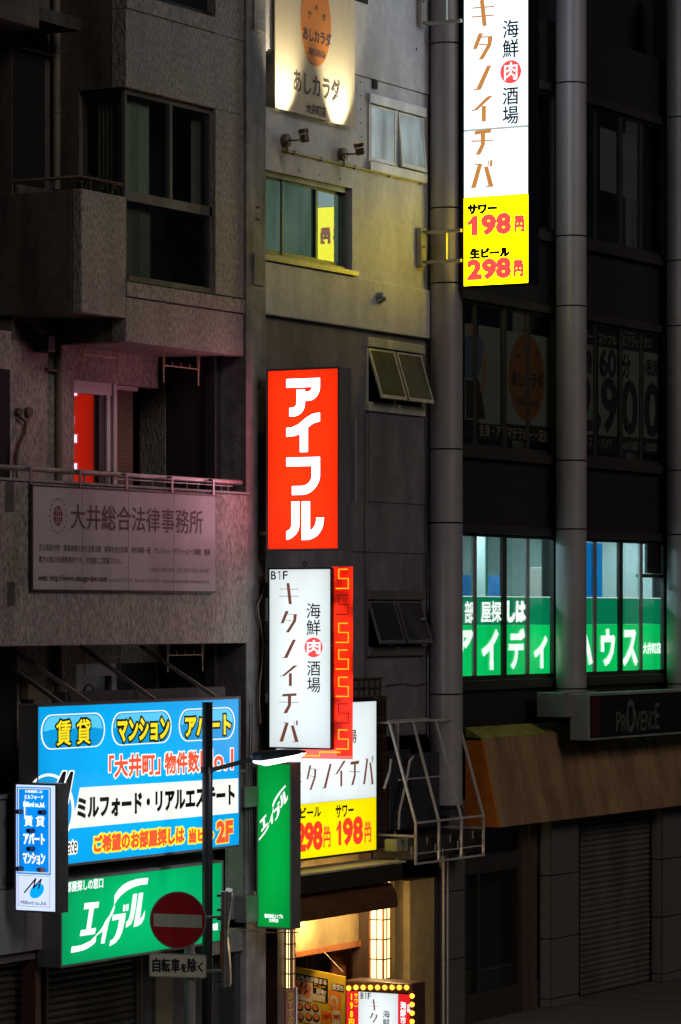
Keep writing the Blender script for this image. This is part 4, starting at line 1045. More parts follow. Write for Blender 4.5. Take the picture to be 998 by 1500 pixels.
TF(fbn, k, '大井町店', 449.5, 477.5, 150, 165, w=.010, lift=.001); TF(fbn, k, 'ASHI KARADA', 452, 477, 69, 79, w=.006, lift=.001)
TF(fbn, k, 'ケ', 451, 457, 15, 25, w=.006, lift=.001); TF(fbn, k, '木', 461, 466, 7, 15, w=.005, lift=.001); TF(fbn, k, 'タ', 472, 477, 20, 30, w=.006, lift=.001)
k.done('lettering', kink, bt)
k = fbn.ink()
sg = lambda P: [(380 + x / 6.24, y / 6.24) for x, y in P]
k.line(sg([(515, 0), (525, 50), (520, 120), (540, 180), (545, 260), (530, 290), (470, 290), (455, 240), (450, 200), (465, 180), (475, 200), (470, 240)]), .012, .0008)
k.line(sg([(560, 10), (562, 60), (545, 120), (555, 200), (545, 270)]), .012, .0008)
k.line(sg([(450, 300), (430, 370), (455, 400), (445, 480), (460, 515), (470, 430), (480, 380), (475, 460), (470, 515)]), .012, .0008)
k.done('line_drawing', mat('pale_orange_line', (.8, .52, .28), .7, var=0), bt)
# the two wall spotlights
bronze = mat('bronze_spot_housing', (.19, .15, .11), .4, metal=.6, var=.12)
def wall_spot(px, py, hx, hy, tilt, label, lbl_energy):
    b0 = Vector(pF(px, py, W1)); t = thing('wall_spotlight', label, 'spotlight', tuple(b0))
    MB().tube([b0 + Vector((0, .01, 0)), b0 + Vector((0, -.06, 0))], .09, 20).build('wall_base', bronze, t)
    MB().tube([b0 + Vector((0, -.061, 0)), b0 + Vector((0, -.075, 0))], [.07, .05], 20).build('base_cap', bronze, t)
    # head: position from the photo, out in front of the wall
    dd = W1 - .42; h = Vector(pF(hx, hy, dd))
    ax = Vector((tilt[0], tilt[1], 1)).normalized()
    MB().tube([b0 + Vector((0, -.07, 0)), b0 + Vector((0, -.2, -.01)), h - ax * .02], .014, 8).build('arm', bronze, t)
    MB().tube([h - ax * .075, h - ax * .07, h + ax * .03], [.052, .062, .066], 20).build('head', bronze, t, smooth=False)
    MB().tube([h + ax * .031, h + ax * .038, h + ax * .07, h + ax * .095], [.066, .072, .074, .076], 20, caps=False).build('rim', bronze, t)
    MB().tube([h + ax * .06, h + ax * .064], .066, 20).build('lens', lit('spot_lens', (1, .93, .8), 7, var=0), t)
    MB().tube([b0 + Vector((.02, -.02, -.07)), b0 + Vector((.03, -.03, -.13)), b0 + Vector((.06, .0, -.16))], .014, 8).build('gland', mat('yellow_cable_gland', (.6, .42, .04), .5), t)
    L = bpy.data.lights.new('spot_lamp', 'SPOT'); L.energy = lbl_energy * 5.5; L.color = (1, .84, .52); L.spot_size = radians(70); L.spot_blend = .9; L.shadow_soft_size = .05
    lo = bpy.data.objects.new('spot_lamp', L); COL.objects.link(lo); lo.location = h + ax * .11
    tgt = Vector((h.x + .0, W1 - .07, h.z + 1.0)); v = (tgt - lo.location).normalized()
    lo.rotation_euler = v.to_track_quat('-Z', 'Y').to_euler()
wall_spot(417, 206, 446, 200, (-.05, .15), 'bronze wall spotlight below the left side of the banner, seen from beneath', 42)
wall_spot(500.5, 226, 527, 219, (-.3, .05), 'bronze wall spotlight below the right side of the banner, its glowing lens visible', 42)

# --- bulb-framed sign at the bottom
us3 = U(470, -.05)
t3, f3, u3 = proj_box('bulb_sign', 'lightbox sign framed by glowing orange bulbs at the foot of the bar entrance', 485, 508, 597, 1452, 1640, mat('brown_sign_casing', (.10, .05, .03), .4, metal=.3), None, thick=.3, border=.0, dwall=-.1)
MB().box(u3 + .01, u3 + .42, D(505, u3), D(603, u3), ZS(550, 1452, u3) - 2, ZS(550, 1438, u3)).build('case', mat('brown_sign_casing', (.10, .05, .03), .4, metal=.3), t3, bevel=.03)
fpatch(f3, 'lit_face', white_face, 526, 584, 1454, 1640, t3, .012); fpatch(f3, 'lit_face', lit('red_band_face', (.75, .015, .02), 1.0, var=.05, sample=False), 508.5, 526, 1454, 1640, t3, .012); fpatch(f3, 'lit_face', lit('red_band_face', (.75, .015, .02), 1.0, var=.05, sample=False), 584, 601, 1454, 1640, t3, .012)
k = f3.ink(); T(k, 'B', 529.5, 533.5, 1455, 1464, w=.004, lift=.014); k.line([(535.2, 1457), (537, 1455.5), (537, 1464)], .9, .014); T(k, 'F', 540, 544, 1455, 1464, w=.004, lift=.014); T(k, '海\n鮮', 562, 572, 1479, 1502, w=.002, lift=.014); k.done('lettering', ink_black, t3)
k = f3.ink(); bar_glyph(k, 'ki', 542, 556, 1464, 1480); bar_glyph(k, 'ta', 543, 554, 1484, 1498); k.cut()
for q_ in k.lines: q_.v = [(x - .014, y, z) for x, y, z in q_.v]
k.done('lettering', brown_ink, t3)
k = f3.ink(); T(k, '1\n9\n8\n円', 512.5, 519.5, 1458, 1506, w=.008, lift=.014); T(k, 'サ\nワ\nー', 520, 525, 1457, 1476, w=.004, lift=.014); k.done('lettering', lit('yellow_print', (1, .8, .0), 1, var=0, sample=False), t3)
k = f3.ink(); T(k, '海\n鮮\n市\n場', 587.5, 595.5, 1465, 1508, w=.006, lift=.014); T(k, '名\n物', 597, 601.5, 1468, 1480, w=.003, lift=.014); k.done('lettering', white_ink, t3)
bulb = lit('orange_bulb', (1.0, .42, .03), 3.2, var=0)
pts_ = [(511 + i * 10.6, 1446.5 - (0 if i else -1)) for i in range(9)] + [(605, 1459 + i * 12.5) for i in range(6)]
first_b = None
for i, (x, y) in enumerate(pts_):
    p = Vector(pS(min(x, 604), y, u3 - .015))
    if first_b is None:
        first_b = MB().tube([p + Vector((.02, 0, 0)), p + Vector((.01, 0, 0)), p + Vector((-.005, 0, 0)), p + Vector((-.022, 0, 0)), p + Vector((-.032, 0, 0))], [.02, .032, .036, .026, .008], 12).build('bulb', bulb, t3, smooth=True); p0 = p
    else:
        o = first_b.copy(); COL.objects.link(o); o.location = p - p0
# --- menu board inside
um_ = U(440, .3)
mb_ = thing('menu_board', 'yellow framed menu board of food pictures hung in the bar entrance', 'menu board', pF(470, 1500, .25))
umb = U(470, .3); FM = Face('S', umb, 433, 506, 1424, 1560)
fcq = lambda x, y, l: FM.to3(x, y + (x - 433) * .14, l)
yl = lit('yellow_menu_board', (.75, .5, .02), .35, var=.05, sample=False)
MB().prism([fcq(430, 1418, 0), fcq(506, 1418, 0), fcq(506, 1560, 0), fcq(430, 1560, 0)], [fcq(430, 1418, -.03), fcq(506, 1418, -.03), fcq(506, 1560, -.03), fcq(430, 1560, -.03)]).build('board', mat('yellow_board', (.7, .48, .03), .5, var=.05), mb_, bevel=.01)
def mrect(nm, m, x0, x1, yt, yb, l): 
    MB().quad(fcq(x0, yb, l), fcq(x1, yb, l), fcq(x1, yt, l), fcq(x0, yt, l)).build(nm, m, mb_)
dk_ = mat('black_card', (.02, .018, .015), .5); pk = mat('coral_food_print', (.75, .25, .13), .5, var=.4, scale=40); cr = mat('cream_card', (.7, .6, .42), .5, var=.1, scale=20); og = mat('orange_card', (.8, .25, .03), .5, var=.2, scale=25); rd = mat('red_card', (.6, .03, .02), .5)
mrect('header_card', dk_, 434, 481, 1427, 1450, .004); mrect('header_card', dk_, 486, 504, 1431, 1442, .004)
mrect('picture_card', cr, 434, 459, 1437, 1466, .006); mrect('picture_card', dk_, 459, 481, 1439, 1462, .0065); mrect('picture_card', cr, 458, 477, 1452, 1462, .008)
mrect('picture_card', og, 482, 500, 1442, 1470, .006); mrect('picture_card', cr, 434, 469, 1468, 1497, .006); mrect('picture_card', og, 471, 487, 1474, 1510, .006); mrect('picture_card', cr, 488, 499, 1470, 1512, .006)
def moval(m, cx, cy, rx, ry, l, nm='food_picture'):
    k = Ink(fcq); k.poly([(cx + rx * cos(t * pi / 10), cy + ry * sin(t * pi / 10)) for t in range(20)], l); k.done(nm, m, mb_)
for (a, b_, c, e) in ((439, 1443, 5, 5), (446, 1441, 5, 5), (452, 1446, 5, 6), (444, 1451, 6, 6), (451, 1455, 5, 5), (438, 1456, 4, 5)): moval(pk, a, b_, c, e, .009)
moval(mat('pale_daikon_print', (.7, .62, .5), .5), 441, 1461, 7, 4, .010); moval(cr, 490, 1457, 6, 8, .009); moval(og, 490, 1458, 3.6, 5, .011)
for i, (a, b_) in enumerate(((440, 1476), (452, 1473), (463, 1473), (441, 1490), (453, 1488), (464, 1487))): moval(dk_, a, b_, 5.2, 6, .009, 'bowl_picture'); moval(pk if i % 2 else og, a, b_ - 1, 3.8, 4.4, .011)
k = Ink(fcq); T(k, 'いものが集まる', 436, 479, 1428.5, 1436, w=.008, lift=.007); T(k, '酒場!!', 464, 478, 1444, 1451, w=.006, lift=.009); T(k, '激安!!', 487, 503, 1431.5, 1440, w=.008, lift=.007); k.done('lettering', mat('white_menu_lettering', (.8, .75, .6), .5, var=0), mb_)
k = Ink(fcq); T(k, 'ニュー', 461, 477, 1437.5, 1443, w=.008, lift=.009); k.done('lettering', mat('yellow_menu_lettering', (.8, .5, .02), .5, var=0), mb_)
k = Ink(fcq); T(k, '198円', 473, 486, 1478, 1486, w=.006, lift=.009); T(k, '298円', 489, 498, 1476, 1483, w=.006, lift=.009); k.done('lettering', rd, mb_)
rope = mat('cream_rope', (.6, .45, .25), .7)
p_, q_, r__ = Vector(pS(467, 1386, umb + .02)), Vector(pS(503, 1424, umb + .02)), Vector(pS(433, 1394, umb + .02))
MB().tube([p_, q_], .006, 6).build('cord', rope, mb_); MB().tube([Vector(pS(444, 1386, umb + .02)), r__], .006, 6).build('cord', rope, mb_)
# narrow vertical menu strip beside the left lantern
vs_ = thing('menu_strip', 'narrow red and yellow menu strip below the left paper lantern', 'menu', pF(425, 1500, -.16))
MB().box(U(419, -.16), U(432.5, -.16), -.16, -.14, .3, ZF(425, 1450, -.16)).build('strip', mat('maroon_strip', (.3, .05, .02), .4), vs_)
Fv = Face('F', -.161, 419, 433, 1450, 1510); k = Fv.ink(); TF(Fv, k, 'お\nす\nす\nめ', 422, 430, 1454, 1500, w=.012, lift=.002); k.done('lettering', mat('yellow_menu_lettering', (.8, .5, .02), .5, var=0), vs_)
MB().box(U(433, -.16), U(435, -.16), -.17, -.14, .3, ZF(425, 1448, -.16)).build('edge_rail', alu, vs_)

# ================================================================ STEEL CAGE FRAME beside the entrance
cg = thing('sign_cage', 'empty slanted frame of pale steel bars left from a removed sign, by the first column', 'metal frame', pF(640, 1200, -.4))
dA, dB2 = -.32, -.32 - .42
uc0, uc1 = U(570.7, dA), U(670.8, dA)
zA = ZF(570.7, 1058.8, dA)
uk0 = uc0; zK = ZF(608.5, 1206, dB2); zBt = ZF(608, 1266, dB2)
dback = .05
n_up = 4
uu_ = [uc0 + (uc1 - uc0) * i / 3 for i in range(4)]
bw = .03
for i, x in enumerate(uu_):
    MB().bar((x, dA, zA), (x, dB2, zK), bw, bw).build('slanted_bar', pinkish_paint, cg); MB().bar((x, dB2, zK), (x, dB2, zBt), bw, bw).build('upright_bar', pinkish_paint, cg)
    MB().bar((x, dA, zA), (x, dback, zA + .0), bw * .8, bw * .8).build('top_strut', pinkish_paint, cg)
for (y, z) in ((dA, zA), (dB2, zK), (dB2, zBt), (dback, zA), (dback, zA - .78)):
    MB().bar((uc0 - .02, y - .002, z + .002), (uc1 + .02, y - .002, z + .002), bw * .9, bw * .9).build('rail', pinkish_paint, cg)
MB().bar((uc0, dB2 + .02, zBt + .14), (uc1, dB2 + .02, zBt + .14), .016).build('rail', pinkish_paint, cg)
for x in (uc0, uc1):
    MB().bar((x, dB2, ZF(608, 1225, dB2)), (x, dback, ZF(608, 1225, dB2)), bw).build('bottom_strut', pinkish_paint, cg)
MB().bar((uu_[3], dback - .1, zA), (uu_[3], dback - .1, zA - 1.35), .05).build('rear_post', pinkish_paint, cg)
MB().bar((uu_[1] + .2, dback, zA), (uu_[1] + .2, dback, zA - 2.0), .05).build('rear_post', pinkish_paint, cg)
MB().bar((uu_[0] + .1, dback, zA), (uu_[0] + .1, dback, zA - .75), .05).build('rear_post', pinkish_paint, cg)
MB().bar((uu_[0], dA - .15, zA - .8), (uu_[2], dA - .15, zA - .8), .018).build('rail', pinkish_paint, cg)
# dark air-conditioner housing within
ac = thing('air_conditioner', 'dark air conditioner unit on a shelf inside the empty steel frame', 'air conditioner', pF(600, 1260, -.2))
a0_, a1_ = U(566, -.1), U(640, -.1)
MB().box(a0_, a1_, -.16, .1, ZF(600, 1215, -.15), ZF(600, 1105, -.15)).build('casing', mat('dark_unit_casing', (.03, .03, .032), .5), ac, bevel=.02)
fc_ = pF(590, 1160, -.165); _k = MB()
for r in (.12, .2, .28): _k.tube([(fc_[0] + r * cos(t * pi / 12), -.165, fc_[2] + r * sin(t * pi / 12)) for t in range(25)], .006, 5, caps=False)
_k.build('fan_guard', black_box, ac)
MB().box(a0_ - .1, U(700, -.5), -.62, .05, ZF(650, 1252, -.5), ZF(650, 1222, -.5)).build('tray', mat('dark_slotted_tray', (.025, .022, .02), .5, var=.2), ac)
_k = MB()
for (x, y) in ((625, 1231), (637, 1241), (659, 1228), (670, 1237), (692, 1222), (602, 1246), (648, 1247)):
    p = pF(x, y, -.625); _k.box(p[0], p[0] + .02, -.632, -.622, p[2] - .06, p[2] + .05)
_k.build('tray_slots', pinkish_paint, ac)
for P in (((573, 1112), (571, 1130), (563, 1155)), ((606, 1108), (600, 1115), (596, 1140), (585, 1190), (584, 1215))):
    MB().tube([pF(x, y, -.3) for x, y in P], .02, 8).build('hose', pinkish_paint, ac, smooth=True)
jb2 = MB().box(U(563, -.3), U(592, -.3), -.5, -.3, ZF(575, 1247, -.4), ZF(575, 1229, -.4)).build('floodlight', mat('grey_green_lamp_box', (.3, .32, .2), .4), org=pF(575, 1247, -.4), bevel=.015)
tag(jb2, 'small boxy lamp housing tinted yellow by the price sign, on the canopy end', 'lamp housing')
# thin wiring and dirt-catching trims on the lower grey wall
for n_, (P, r_, lb) in enumerate(((((536, 600), (536, 700), (534, 770), (536, 860), (536, 1000)), .008, 'thin vertical cable on the dark grey wall left of the hopper windows'),
                              (((623, 600), (624, 700), (623, 860)), .010, 'thin vertical conduit beside the first round column'),
                              (((566, 1004), (590, 1001), (612, 1004), (627, 1000)), .007, 'slack thin cable crossing the grey wall above the steel frame'))):
    o = MB().tube([pF(x, y, W0 - .03) for x, y in P], r_, 6).build('wall_cable', mat('dusty_black_cable', (.05, .05, .05), .6), org=pF(*P[0], W0), smooth=True); tag(o, lb, 'cable')
# cables left of the bar sign
cb = MB().tube([pF(x, y, -.1) for x, y in ((388, 862), (384, 872), (378, 885), (379, 900), (384, 925), (386, 950), (384, 975), (381, 1000), (380, 1030), (382, 1060))], .009, 6).build('hanging_cable', mat('cream_cable', (.55, .48, .33), .6), org=pF(380, 1000, -.1), smooth=True)
tag(cb, 'cream cable hanging loosely left of the B1F sign', 'cable')
for j, (ya, yb, lb) in enumerate(((853, 876, 'short grey bracket box at the upper left edge of the B1F sign'), (910, 1015, 'long pale conduit box beside the middle of the B1F sign'), (1057, 1100, 'pale conduit box beside the foot of the B1F sign'))):
    o = MB().box(U(387, -.05), U(391, -.05) + .03, -.12, -.02, ZF(388, yb, -.05), ZF(388, ya, -.05)).build('conduit_box', grey_box if j == 0 else alu, org=pF(388, yb, -.05), bevel=.008)
    tag(o, lb, 'conduit box')
# ================================================================ LEFT APARTMENT BUILDING
AP = thing('apartment_building', 'stucco apartment building with projecting bay, corner window and balconies at left', 'building', (U(100, 0), 0, 0))
uR = U(357, 0); RWL = 1.08                 # right end and depth of the balcony recess
uC = U(185, 0)                             # corner of the upper bay
zBay = ZF(357, 522, 0); zTop = 17.0
dW = D(86, uC)                             # where the bay meets the recessed wall
dWc = D(116, uC)                           # corner window: back edge of its side light
wz0 = ZF(185, 410, 0); wz1 = ZF(185, 127, 0); wz2 = ZF(185, 284, 0)
wu1 = U(316, 0)
# bay: front wall pieces round the corner window
MB().box(uC, uR, 0, .22, wz1 + .0, ZF(185, 12, 0)).build('bay_wall', stucco, AP, bevel=.008)
MB().box(uC + .0, uR, .02, .22, ZF(185, 12, 0), zTop).build('bay_wall', stucco, AP) if False else None
wtz = ZF(270, 20, 0)                       # sill of the window above
MB().box(uC - .0, U(315, 0), -.015, .22, ZF(185, 12, 0) + .006, ZF(220, -2, 0)).build('window_band', stucco, AP, bevel=.006)
MB().box(U(316, 0), uR, -.0, .22, ZF(185, 12, 0) + .006, zTop).build('bay_wall', stucco, AP)
MB().box(U(220, 0), U(316, 0) - .01, .12, .22, ZF(220, -2, 0), zTop).build('window', dark_void, AP)
MB().box(U(220, 0), U(316, 0) - .01, .05, .12, ZF(220, -2, 0), ZF(220, -2, 0) + .06).build('window_rail', alu_dark, AP)
MB().box(wu1, uR, 0, .22, wz0, wz1 - .004).build('bay_wall', stucco, AP)
MB().box(uC - .004, uR + .012, -.02, .22, wz0 - .2, wz0 - .02).build('sill_band', stucco, AP, bevel=.008)
MB().box(uC, uR, 0, .22, zBay, wz0 - .215).build('bay_wall', stucco, AP, bevel=.012)
# bay end wall
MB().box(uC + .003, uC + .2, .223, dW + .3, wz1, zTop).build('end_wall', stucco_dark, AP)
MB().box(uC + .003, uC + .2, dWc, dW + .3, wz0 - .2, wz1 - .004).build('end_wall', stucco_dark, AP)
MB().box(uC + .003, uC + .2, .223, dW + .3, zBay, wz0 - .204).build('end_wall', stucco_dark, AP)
MB().box(uC + .2, uR - .2, .22, RWL + .3, zBay + .003, zBay + .2).build('bay_floor', stucco, AP)
MB().box(uC + .5, uR - .01, .8, .84, wz0 - .2, zTop).build('inner_wall', dark_void, AP)
MB().box(uC + .3, uR - .03, .3, .8, zTop - .1, zTop).build('bay_roof', stucco_dark, AP)
# corner window with curtains
cw = MB(); sv = mat('old_silver_window_frame', (.24, .24, .22), .45, metal=.4, var=.12, dirt=.4); e = .1
cw.box(uC + .06, uC + .11, .06, .11, wz0, wz1 - .01)
cw.box(uC + .11, wu1, .06, .11, wz2 - .06, wz2 + .06); cw.box(uC + .11, wu1, .06, .12, wz1 - .07, wz1 - .01); cw.box(uC + .11, wu1, .03, .12, wz0, wz0 + .07)
cw.box(wu1 - .05, wu1, .06, .12, wz0 + .07, wz1 - .07)
cw.box(uC + .06, uC + .11, .11, dWc, wz1 - .07, wz1 - .01); cw.box(uC + .06, uC + .11, .11, dWc, wz0, wz0 + .06)
cwf = cw.build('window_frame', sv, AP)
xm = U(248, .08); MB().box(xm - .03, xm + .03, .05, .12, wz2 + .06, wz1 - .07).build('mullion', sv, cwf)
for (a, b_, z0, z1) in ((uC + .11, xm - .03, wz2 + .06, wz1 - .07), (xm + .03, wu1 - .05, wz2 + .06, wz1 - .07), (uC + .11, wu1 - .05, wz0 + .07, wz2 - .06)):
    MB().box(a, b_, .085, .09, z0, z1).build('pane', pane_dark, cwf)
MB().box(uC + .08, uC + .085, .12, dWc, wz0 + .06, wz1 - .07).build('pane', pane_dark, cwf)
def curtain(px0, px1, zz0, zz1, d, par, m=curtain_mat, n=26):
    k = MB(); x0, x1 = U(px0, d), U(px1, d)
    P = [(x0 + (x1 - x0) * i / n, d + .03 * sin(i * 1.9) + .012 * sin(i * 4.1)) for i in range(n + 1)]
    for a, b_ in zip(P, P[1:]): k.quad((a[0], a[1], zz0), (b_[0], b_[1], zz0), (b_[0] , b_[1], zz1), (a[0], a[1], zz1))
    return k.build('curtain', m, par, smooth=True)
curtain(183, 216, wz2, wz1, .2, cwf); curtain(280, 308, wz2, wz1, .24, cwf, mat('dim_curtain', (.3, .3, .25), .9)); curtain(186, 218, wz0 + .1, wz2, .22, cwf, mat('dim_curtain', (.3, .3, .25), .9))
_k = MB(); 
for i in range(12):
    y0 = .15 + i * .03; _k.quad((uC + .14 + .015 * (i % 2), y0, wz0), (uC + .14 + .015 * ((i + 1) % 2), y0 + .03, wz0), (uC + .14 + .015 * ((i + 1) % 2), y0 + .03, wz1), (uC + .14 + .015 * (i % 2), y0, wz1))
_k.build('curtain', mat('dim_curtain', (.3, .3, .25), .9), cwf)
uBc0 = U(120, 0) + .05
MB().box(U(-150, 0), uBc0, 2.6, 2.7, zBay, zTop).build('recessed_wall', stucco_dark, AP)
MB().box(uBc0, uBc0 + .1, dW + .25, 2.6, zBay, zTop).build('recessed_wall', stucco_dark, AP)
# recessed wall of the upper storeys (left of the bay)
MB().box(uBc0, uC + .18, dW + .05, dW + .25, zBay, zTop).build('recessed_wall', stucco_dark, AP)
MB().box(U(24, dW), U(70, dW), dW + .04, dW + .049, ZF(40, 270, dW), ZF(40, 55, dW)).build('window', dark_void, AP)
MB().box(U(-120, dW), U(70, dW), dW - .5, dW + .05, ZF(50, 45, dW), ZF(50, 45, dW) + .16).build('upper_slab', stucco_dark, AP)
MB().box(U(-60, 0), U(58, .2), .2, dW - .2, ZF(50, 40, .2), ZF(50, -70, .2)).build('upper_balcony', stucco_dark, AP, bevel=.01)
MB().tube([(U(80, dW), dW - .03, ZF(80, 278, dW)), (U(80, dW), dW - .03, zTop)], .052, 12).build('downpipe', pipe_mat, AP, smooth=True)
for y in (75, 163): MB().tube([(U(80, dW), dW - .03, ZF(80, y, dW)), (U(80, dW), dW - .03, ZF(80, y + 3, dW))], .062, 12).build('pipe_collar', pipe_mat, AP)
MB().tube([(U(30, dW), dW - .02, ZF(30, 70, dW)), (U(80, dW), dW - .02, ZF(30, 70, dW))], .015, 6).build('pipe_stay', rust, AP)
# upper balcony in front of the recess
uBc = U(120, 0); bz0_, bz1_ = ZF(120, 457, 0), ZF(120, 276, 0)
MB().box(uBc, uC - .003, 0, .14, bz0_, bz1_).build('balcony_parapet', stucco, AP, bevel=.015)
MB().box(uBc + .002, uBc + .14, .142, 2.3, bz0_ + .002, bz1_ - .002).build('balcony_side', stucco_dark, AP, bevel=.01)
MB().box(uBc + .01, uC + .1, .02, RWL + .2, bz0_ + .01, bz0_ + .15).build('balcony_floor', stucco_dark, AP)
_k = MB(); ra = (uBc + .07, .06, bz1_ + .16)
_k.tube([(uC - .0, .07, bz1_ + .16), ra, (uBc + .07, 2.3, bz1_ + .16)], .022, 8)
for p in ((uBc + .07, .5), (uBc + .07, 1.0), (uBc + .3, .07), (uBc + .8, .07)): _k.tube([(p[0], p[1], bz1_ - .02), (p[0], p[1], bz1_ + .16)], .014, 6)
_k.build('balcony_rail', mat('rusty_rail', (.13, .085, .05), .5, metal=.3), AP, smooth=True)
random.seed(3); _k = MB()
for i in range(260):
    x = random.uniform(uBc + .1, uC - .02); y = random.uniform(.05, .3); z = bz1_ + random.uniform(-.0, .2) * (1 - abs(x - uBc - .6) * .5); a = random.uniform(0, 6.3); r = random.uniform(.02, .05)
    _k.quad((x, y, z), (x + r * cos(a), y + r * sin(a) * .5, z + r * .3), (x + r * cos(a) * 1.5, y, z + r * 1.1), (x + r * .2, y - .02, z + r * .7))
_p = _k.build('potted_plant', mat('dark_leaves', (.03, .035, .03), .5, var=.4), org=(uBc + .6, .15, bz1_)); tag(_p, 'straggly dark potted foliage on the upper balcony parapet beside the corner window', 'plant'); _p['kind'] = 'stuff'

# lower balcony recess (pink lit)
pz1 = ZF(357, 725, 0); pz0 = ZF(357, 942, 0)
MB().box(U(242, RWL), U(242, RWL) + .02, RWL - .0, RWL + .4, pz0, zBay).build('wall_return', stucco, AP)
oz_a, oz_b = ZF(110, 556, RWL), ZF(240, 566, RWL)
k = MB()
k.box(U(-140, RWL), U(109, RWL), RWL, RWL + .2, pz0, zBay + .1); k.box(U(109, RWL) , U(242, RWL), RWL, RWL + .2, oz_a, zBay + .1)
k.build('recess_wall', stucco, AP)
MB().box(U(232, RWL - .0), U(236, RWL), RWL - .012, RWL - .001, oz_a, zBay).build('joint', seam, AP)
MB().box(uR - .16, uR - .0, .35, RWL + 1.2, pz0 - 1.2, zBay - .003).build('partition_wall', mat('dark_smooth_partition', (.05, .045, .05), .6, var=.1), AP)
MB().box(U(205, RWL), uR, RWL + 1.1, RWL + 1.14, pz0 - 1.2, zBay).build('rear_wall', dark_void, AP)
# door-height window with white frame, blinds next to it
pinkish_frame = mat('white_window_frame', (.55, .55, .56), .4, var=.05)
wf = MB(); y = RWL + .02
a0, a1 = U(109, y), U(169, y)
wf.box(a0, a1, y, y + .08, oz_a - .16, oz_a - .0); wf.box(U(156, y), U(161, y), y - .01, y + .08, pz0 + .3, oz_a - .16); wf.box(U(165, y), U(170, y), y - .02, y + .1, pz0 + .3, oz_a + .0)
w_ = wf.build('window_frame', pinkish_frame, AP)
MB().box(a0, U(164, y), y + .04, y + .05, pz0 + .2, oz_a - .16).build('pane', mat('dark_mirror_pane', (.02, .02, .02), .02, var=0, spec=1.0, coat=1.0), w_)
MB().box(U(147, y), U(156, y), y + .02, y + .035, pz0 + .2, oz_a - .16).build('screen', mat('grey_insect_screen', (.07, .06, .07), .7), w_)
MB().box(U(161.5, y), U(163, y), y - .03, y, ZF(160, 712, y), ZF(160, 690, y)).build('handle', black_paint, w_)
bl = MB().box(U(170, y), U(205, y), y + .12, y + .13, pz0 + .3, oz_a - .0); bl_ = bl.build('blind_backing', dark_void, AP)
slat_m = mat('tan_blind_slat', (.3, .2, .15), .5, var=.08)
zz = ZF(170, 712, y); base = None
while zz < oz_a - .06:
    if base is None: base = MB().add([(U(170.5, y), y + .09, zz), (U(204, y), y + .09, zz), (U(204, y), y + .11, zz + .022), (U(170.5, y), y + .11, zz + .022)], [(0, 1, 2, 3)]).build('slat', slat_m, bl_); zs0 = zz
    else: o = base.copy(); COL.objects.link(o); o.location.z = zz - zs0
    zz += .026
MB().box(U(169.5, y), U(206, y), y + .04, y + .12, oz_a - .06, oz_a - .005).build('head_box', pinkish_frame, AP)
MB().box(U(227, .9), U(228, .9), RWL + .3, RWL + .32, pz0, oz_a).build('edge_strip', grey_box, AP)
MB().tube([(U(82, RWL), RWL - .05, pz0), (U(82, RWL), RWL - .05, ZF(82, 500, RWL)), (U(80, RWL), RWL - .04, ZF(82, 492, RWL))], .05, 12).build('downpipe', pipe_mat, AP, smooth=True)
MB().tube([(U(63, RWL), RWL - .05, ZF(70, 542, RWL)), (U(88, RWL), RWL - .05, ZF(70, 542, RWL))], .02, 8).build('pipe_clamp', rust, AP)
MB().box(U(-5, RWL), U(14, RWL), RWL - .01, RWL, pz0, ZF(10, 541, RWL)).build('dark_door', dark_void, AP)
sc_ = pF(70, 502, RWL - .15)
o = MB().box(sc_[0] - .1, sc_[0] + .08, RWL - .22, RWL, sc_[2] - .12, sc_[2] + .1).build('security_light', black_box, org=sc_, bevel=.02); tag(o, 'small black wall lamp under the bay, above the tan downpipe', 'wall lamp')
k = MB(); P = [(28, 606), (30, 612), (38, 618), (36, 635), (28, 650), (24, 672), (24, 700)]
k.tube([pF(x, y_, RWL - .06) for x, y_ in P], .022, 8)
for c_, r in (((27, 604), .055), ((42, 604), .065)):
    p = pF(*c_, RWL - .03); k.tube([(p[0], RWL - .06, p[2]), (p[0], RWL, p[2])], r, 12)
o = k.build('pipe_outlets', rust, org=pF(28, 650, RWL), smooth=False); tag(o, 'rusty curved drain hose and round outlets on the recessed stucco wall', 'hose')
# lower balcony parapet, cap, rail
MB().box(U(-200, 0), uR + .03, -.05, .1, pz0, pz1).build('balcony_parapet', stucco, AP, bevel=.012)
MB().box(U(-200, 0), uR + .045, -.07, .12, pz1 + .003, pz1 + .035).build('parapet_cap', mat('pale_parapet_cap', (.4, .38, .36), .6, var=.15, dirt=.4), AP, bevel=.006)
MB().box(U(-200, 0), uR - .001, .1, RWL + .6, pz0 + .004, pz0 + .16).build('balcony_floor', stucco_dark, AP)
MB().box(U(8, -.05), U(20, -.05), -.056, -.048, ZF(15, 750, -.05), ZF(15, 700, -.05)).build('wall_stain_plate', stucco_dark, AP)
MB().box(U(11, -.05), U(21, -.05), -.058, -.048, ZF(15, 888, -.05), ZF(15, 852, -.05)).build('weep_cover', stucco_dark, AP)
rl = ZF(353, 707, .02); k = MB()
k.tube([(U(-200, 0), .02, rl), (U(353, .02), .02, rl)], .034, 10); k.tube([(U(170, 0), .02, rl - .055), (U(340, .02), .02, rl - .055)], .01, 6)
rail = k.build('rail', steel, AP, smooth=True)
for px in (22, 92, 125, 160, 224, 275, 291, 325, 335): MB().tube([(U(px, .02), .03, pz1), (U(px, .02), .03, rl)], .015, 6).build('rail_post', steel, rail)

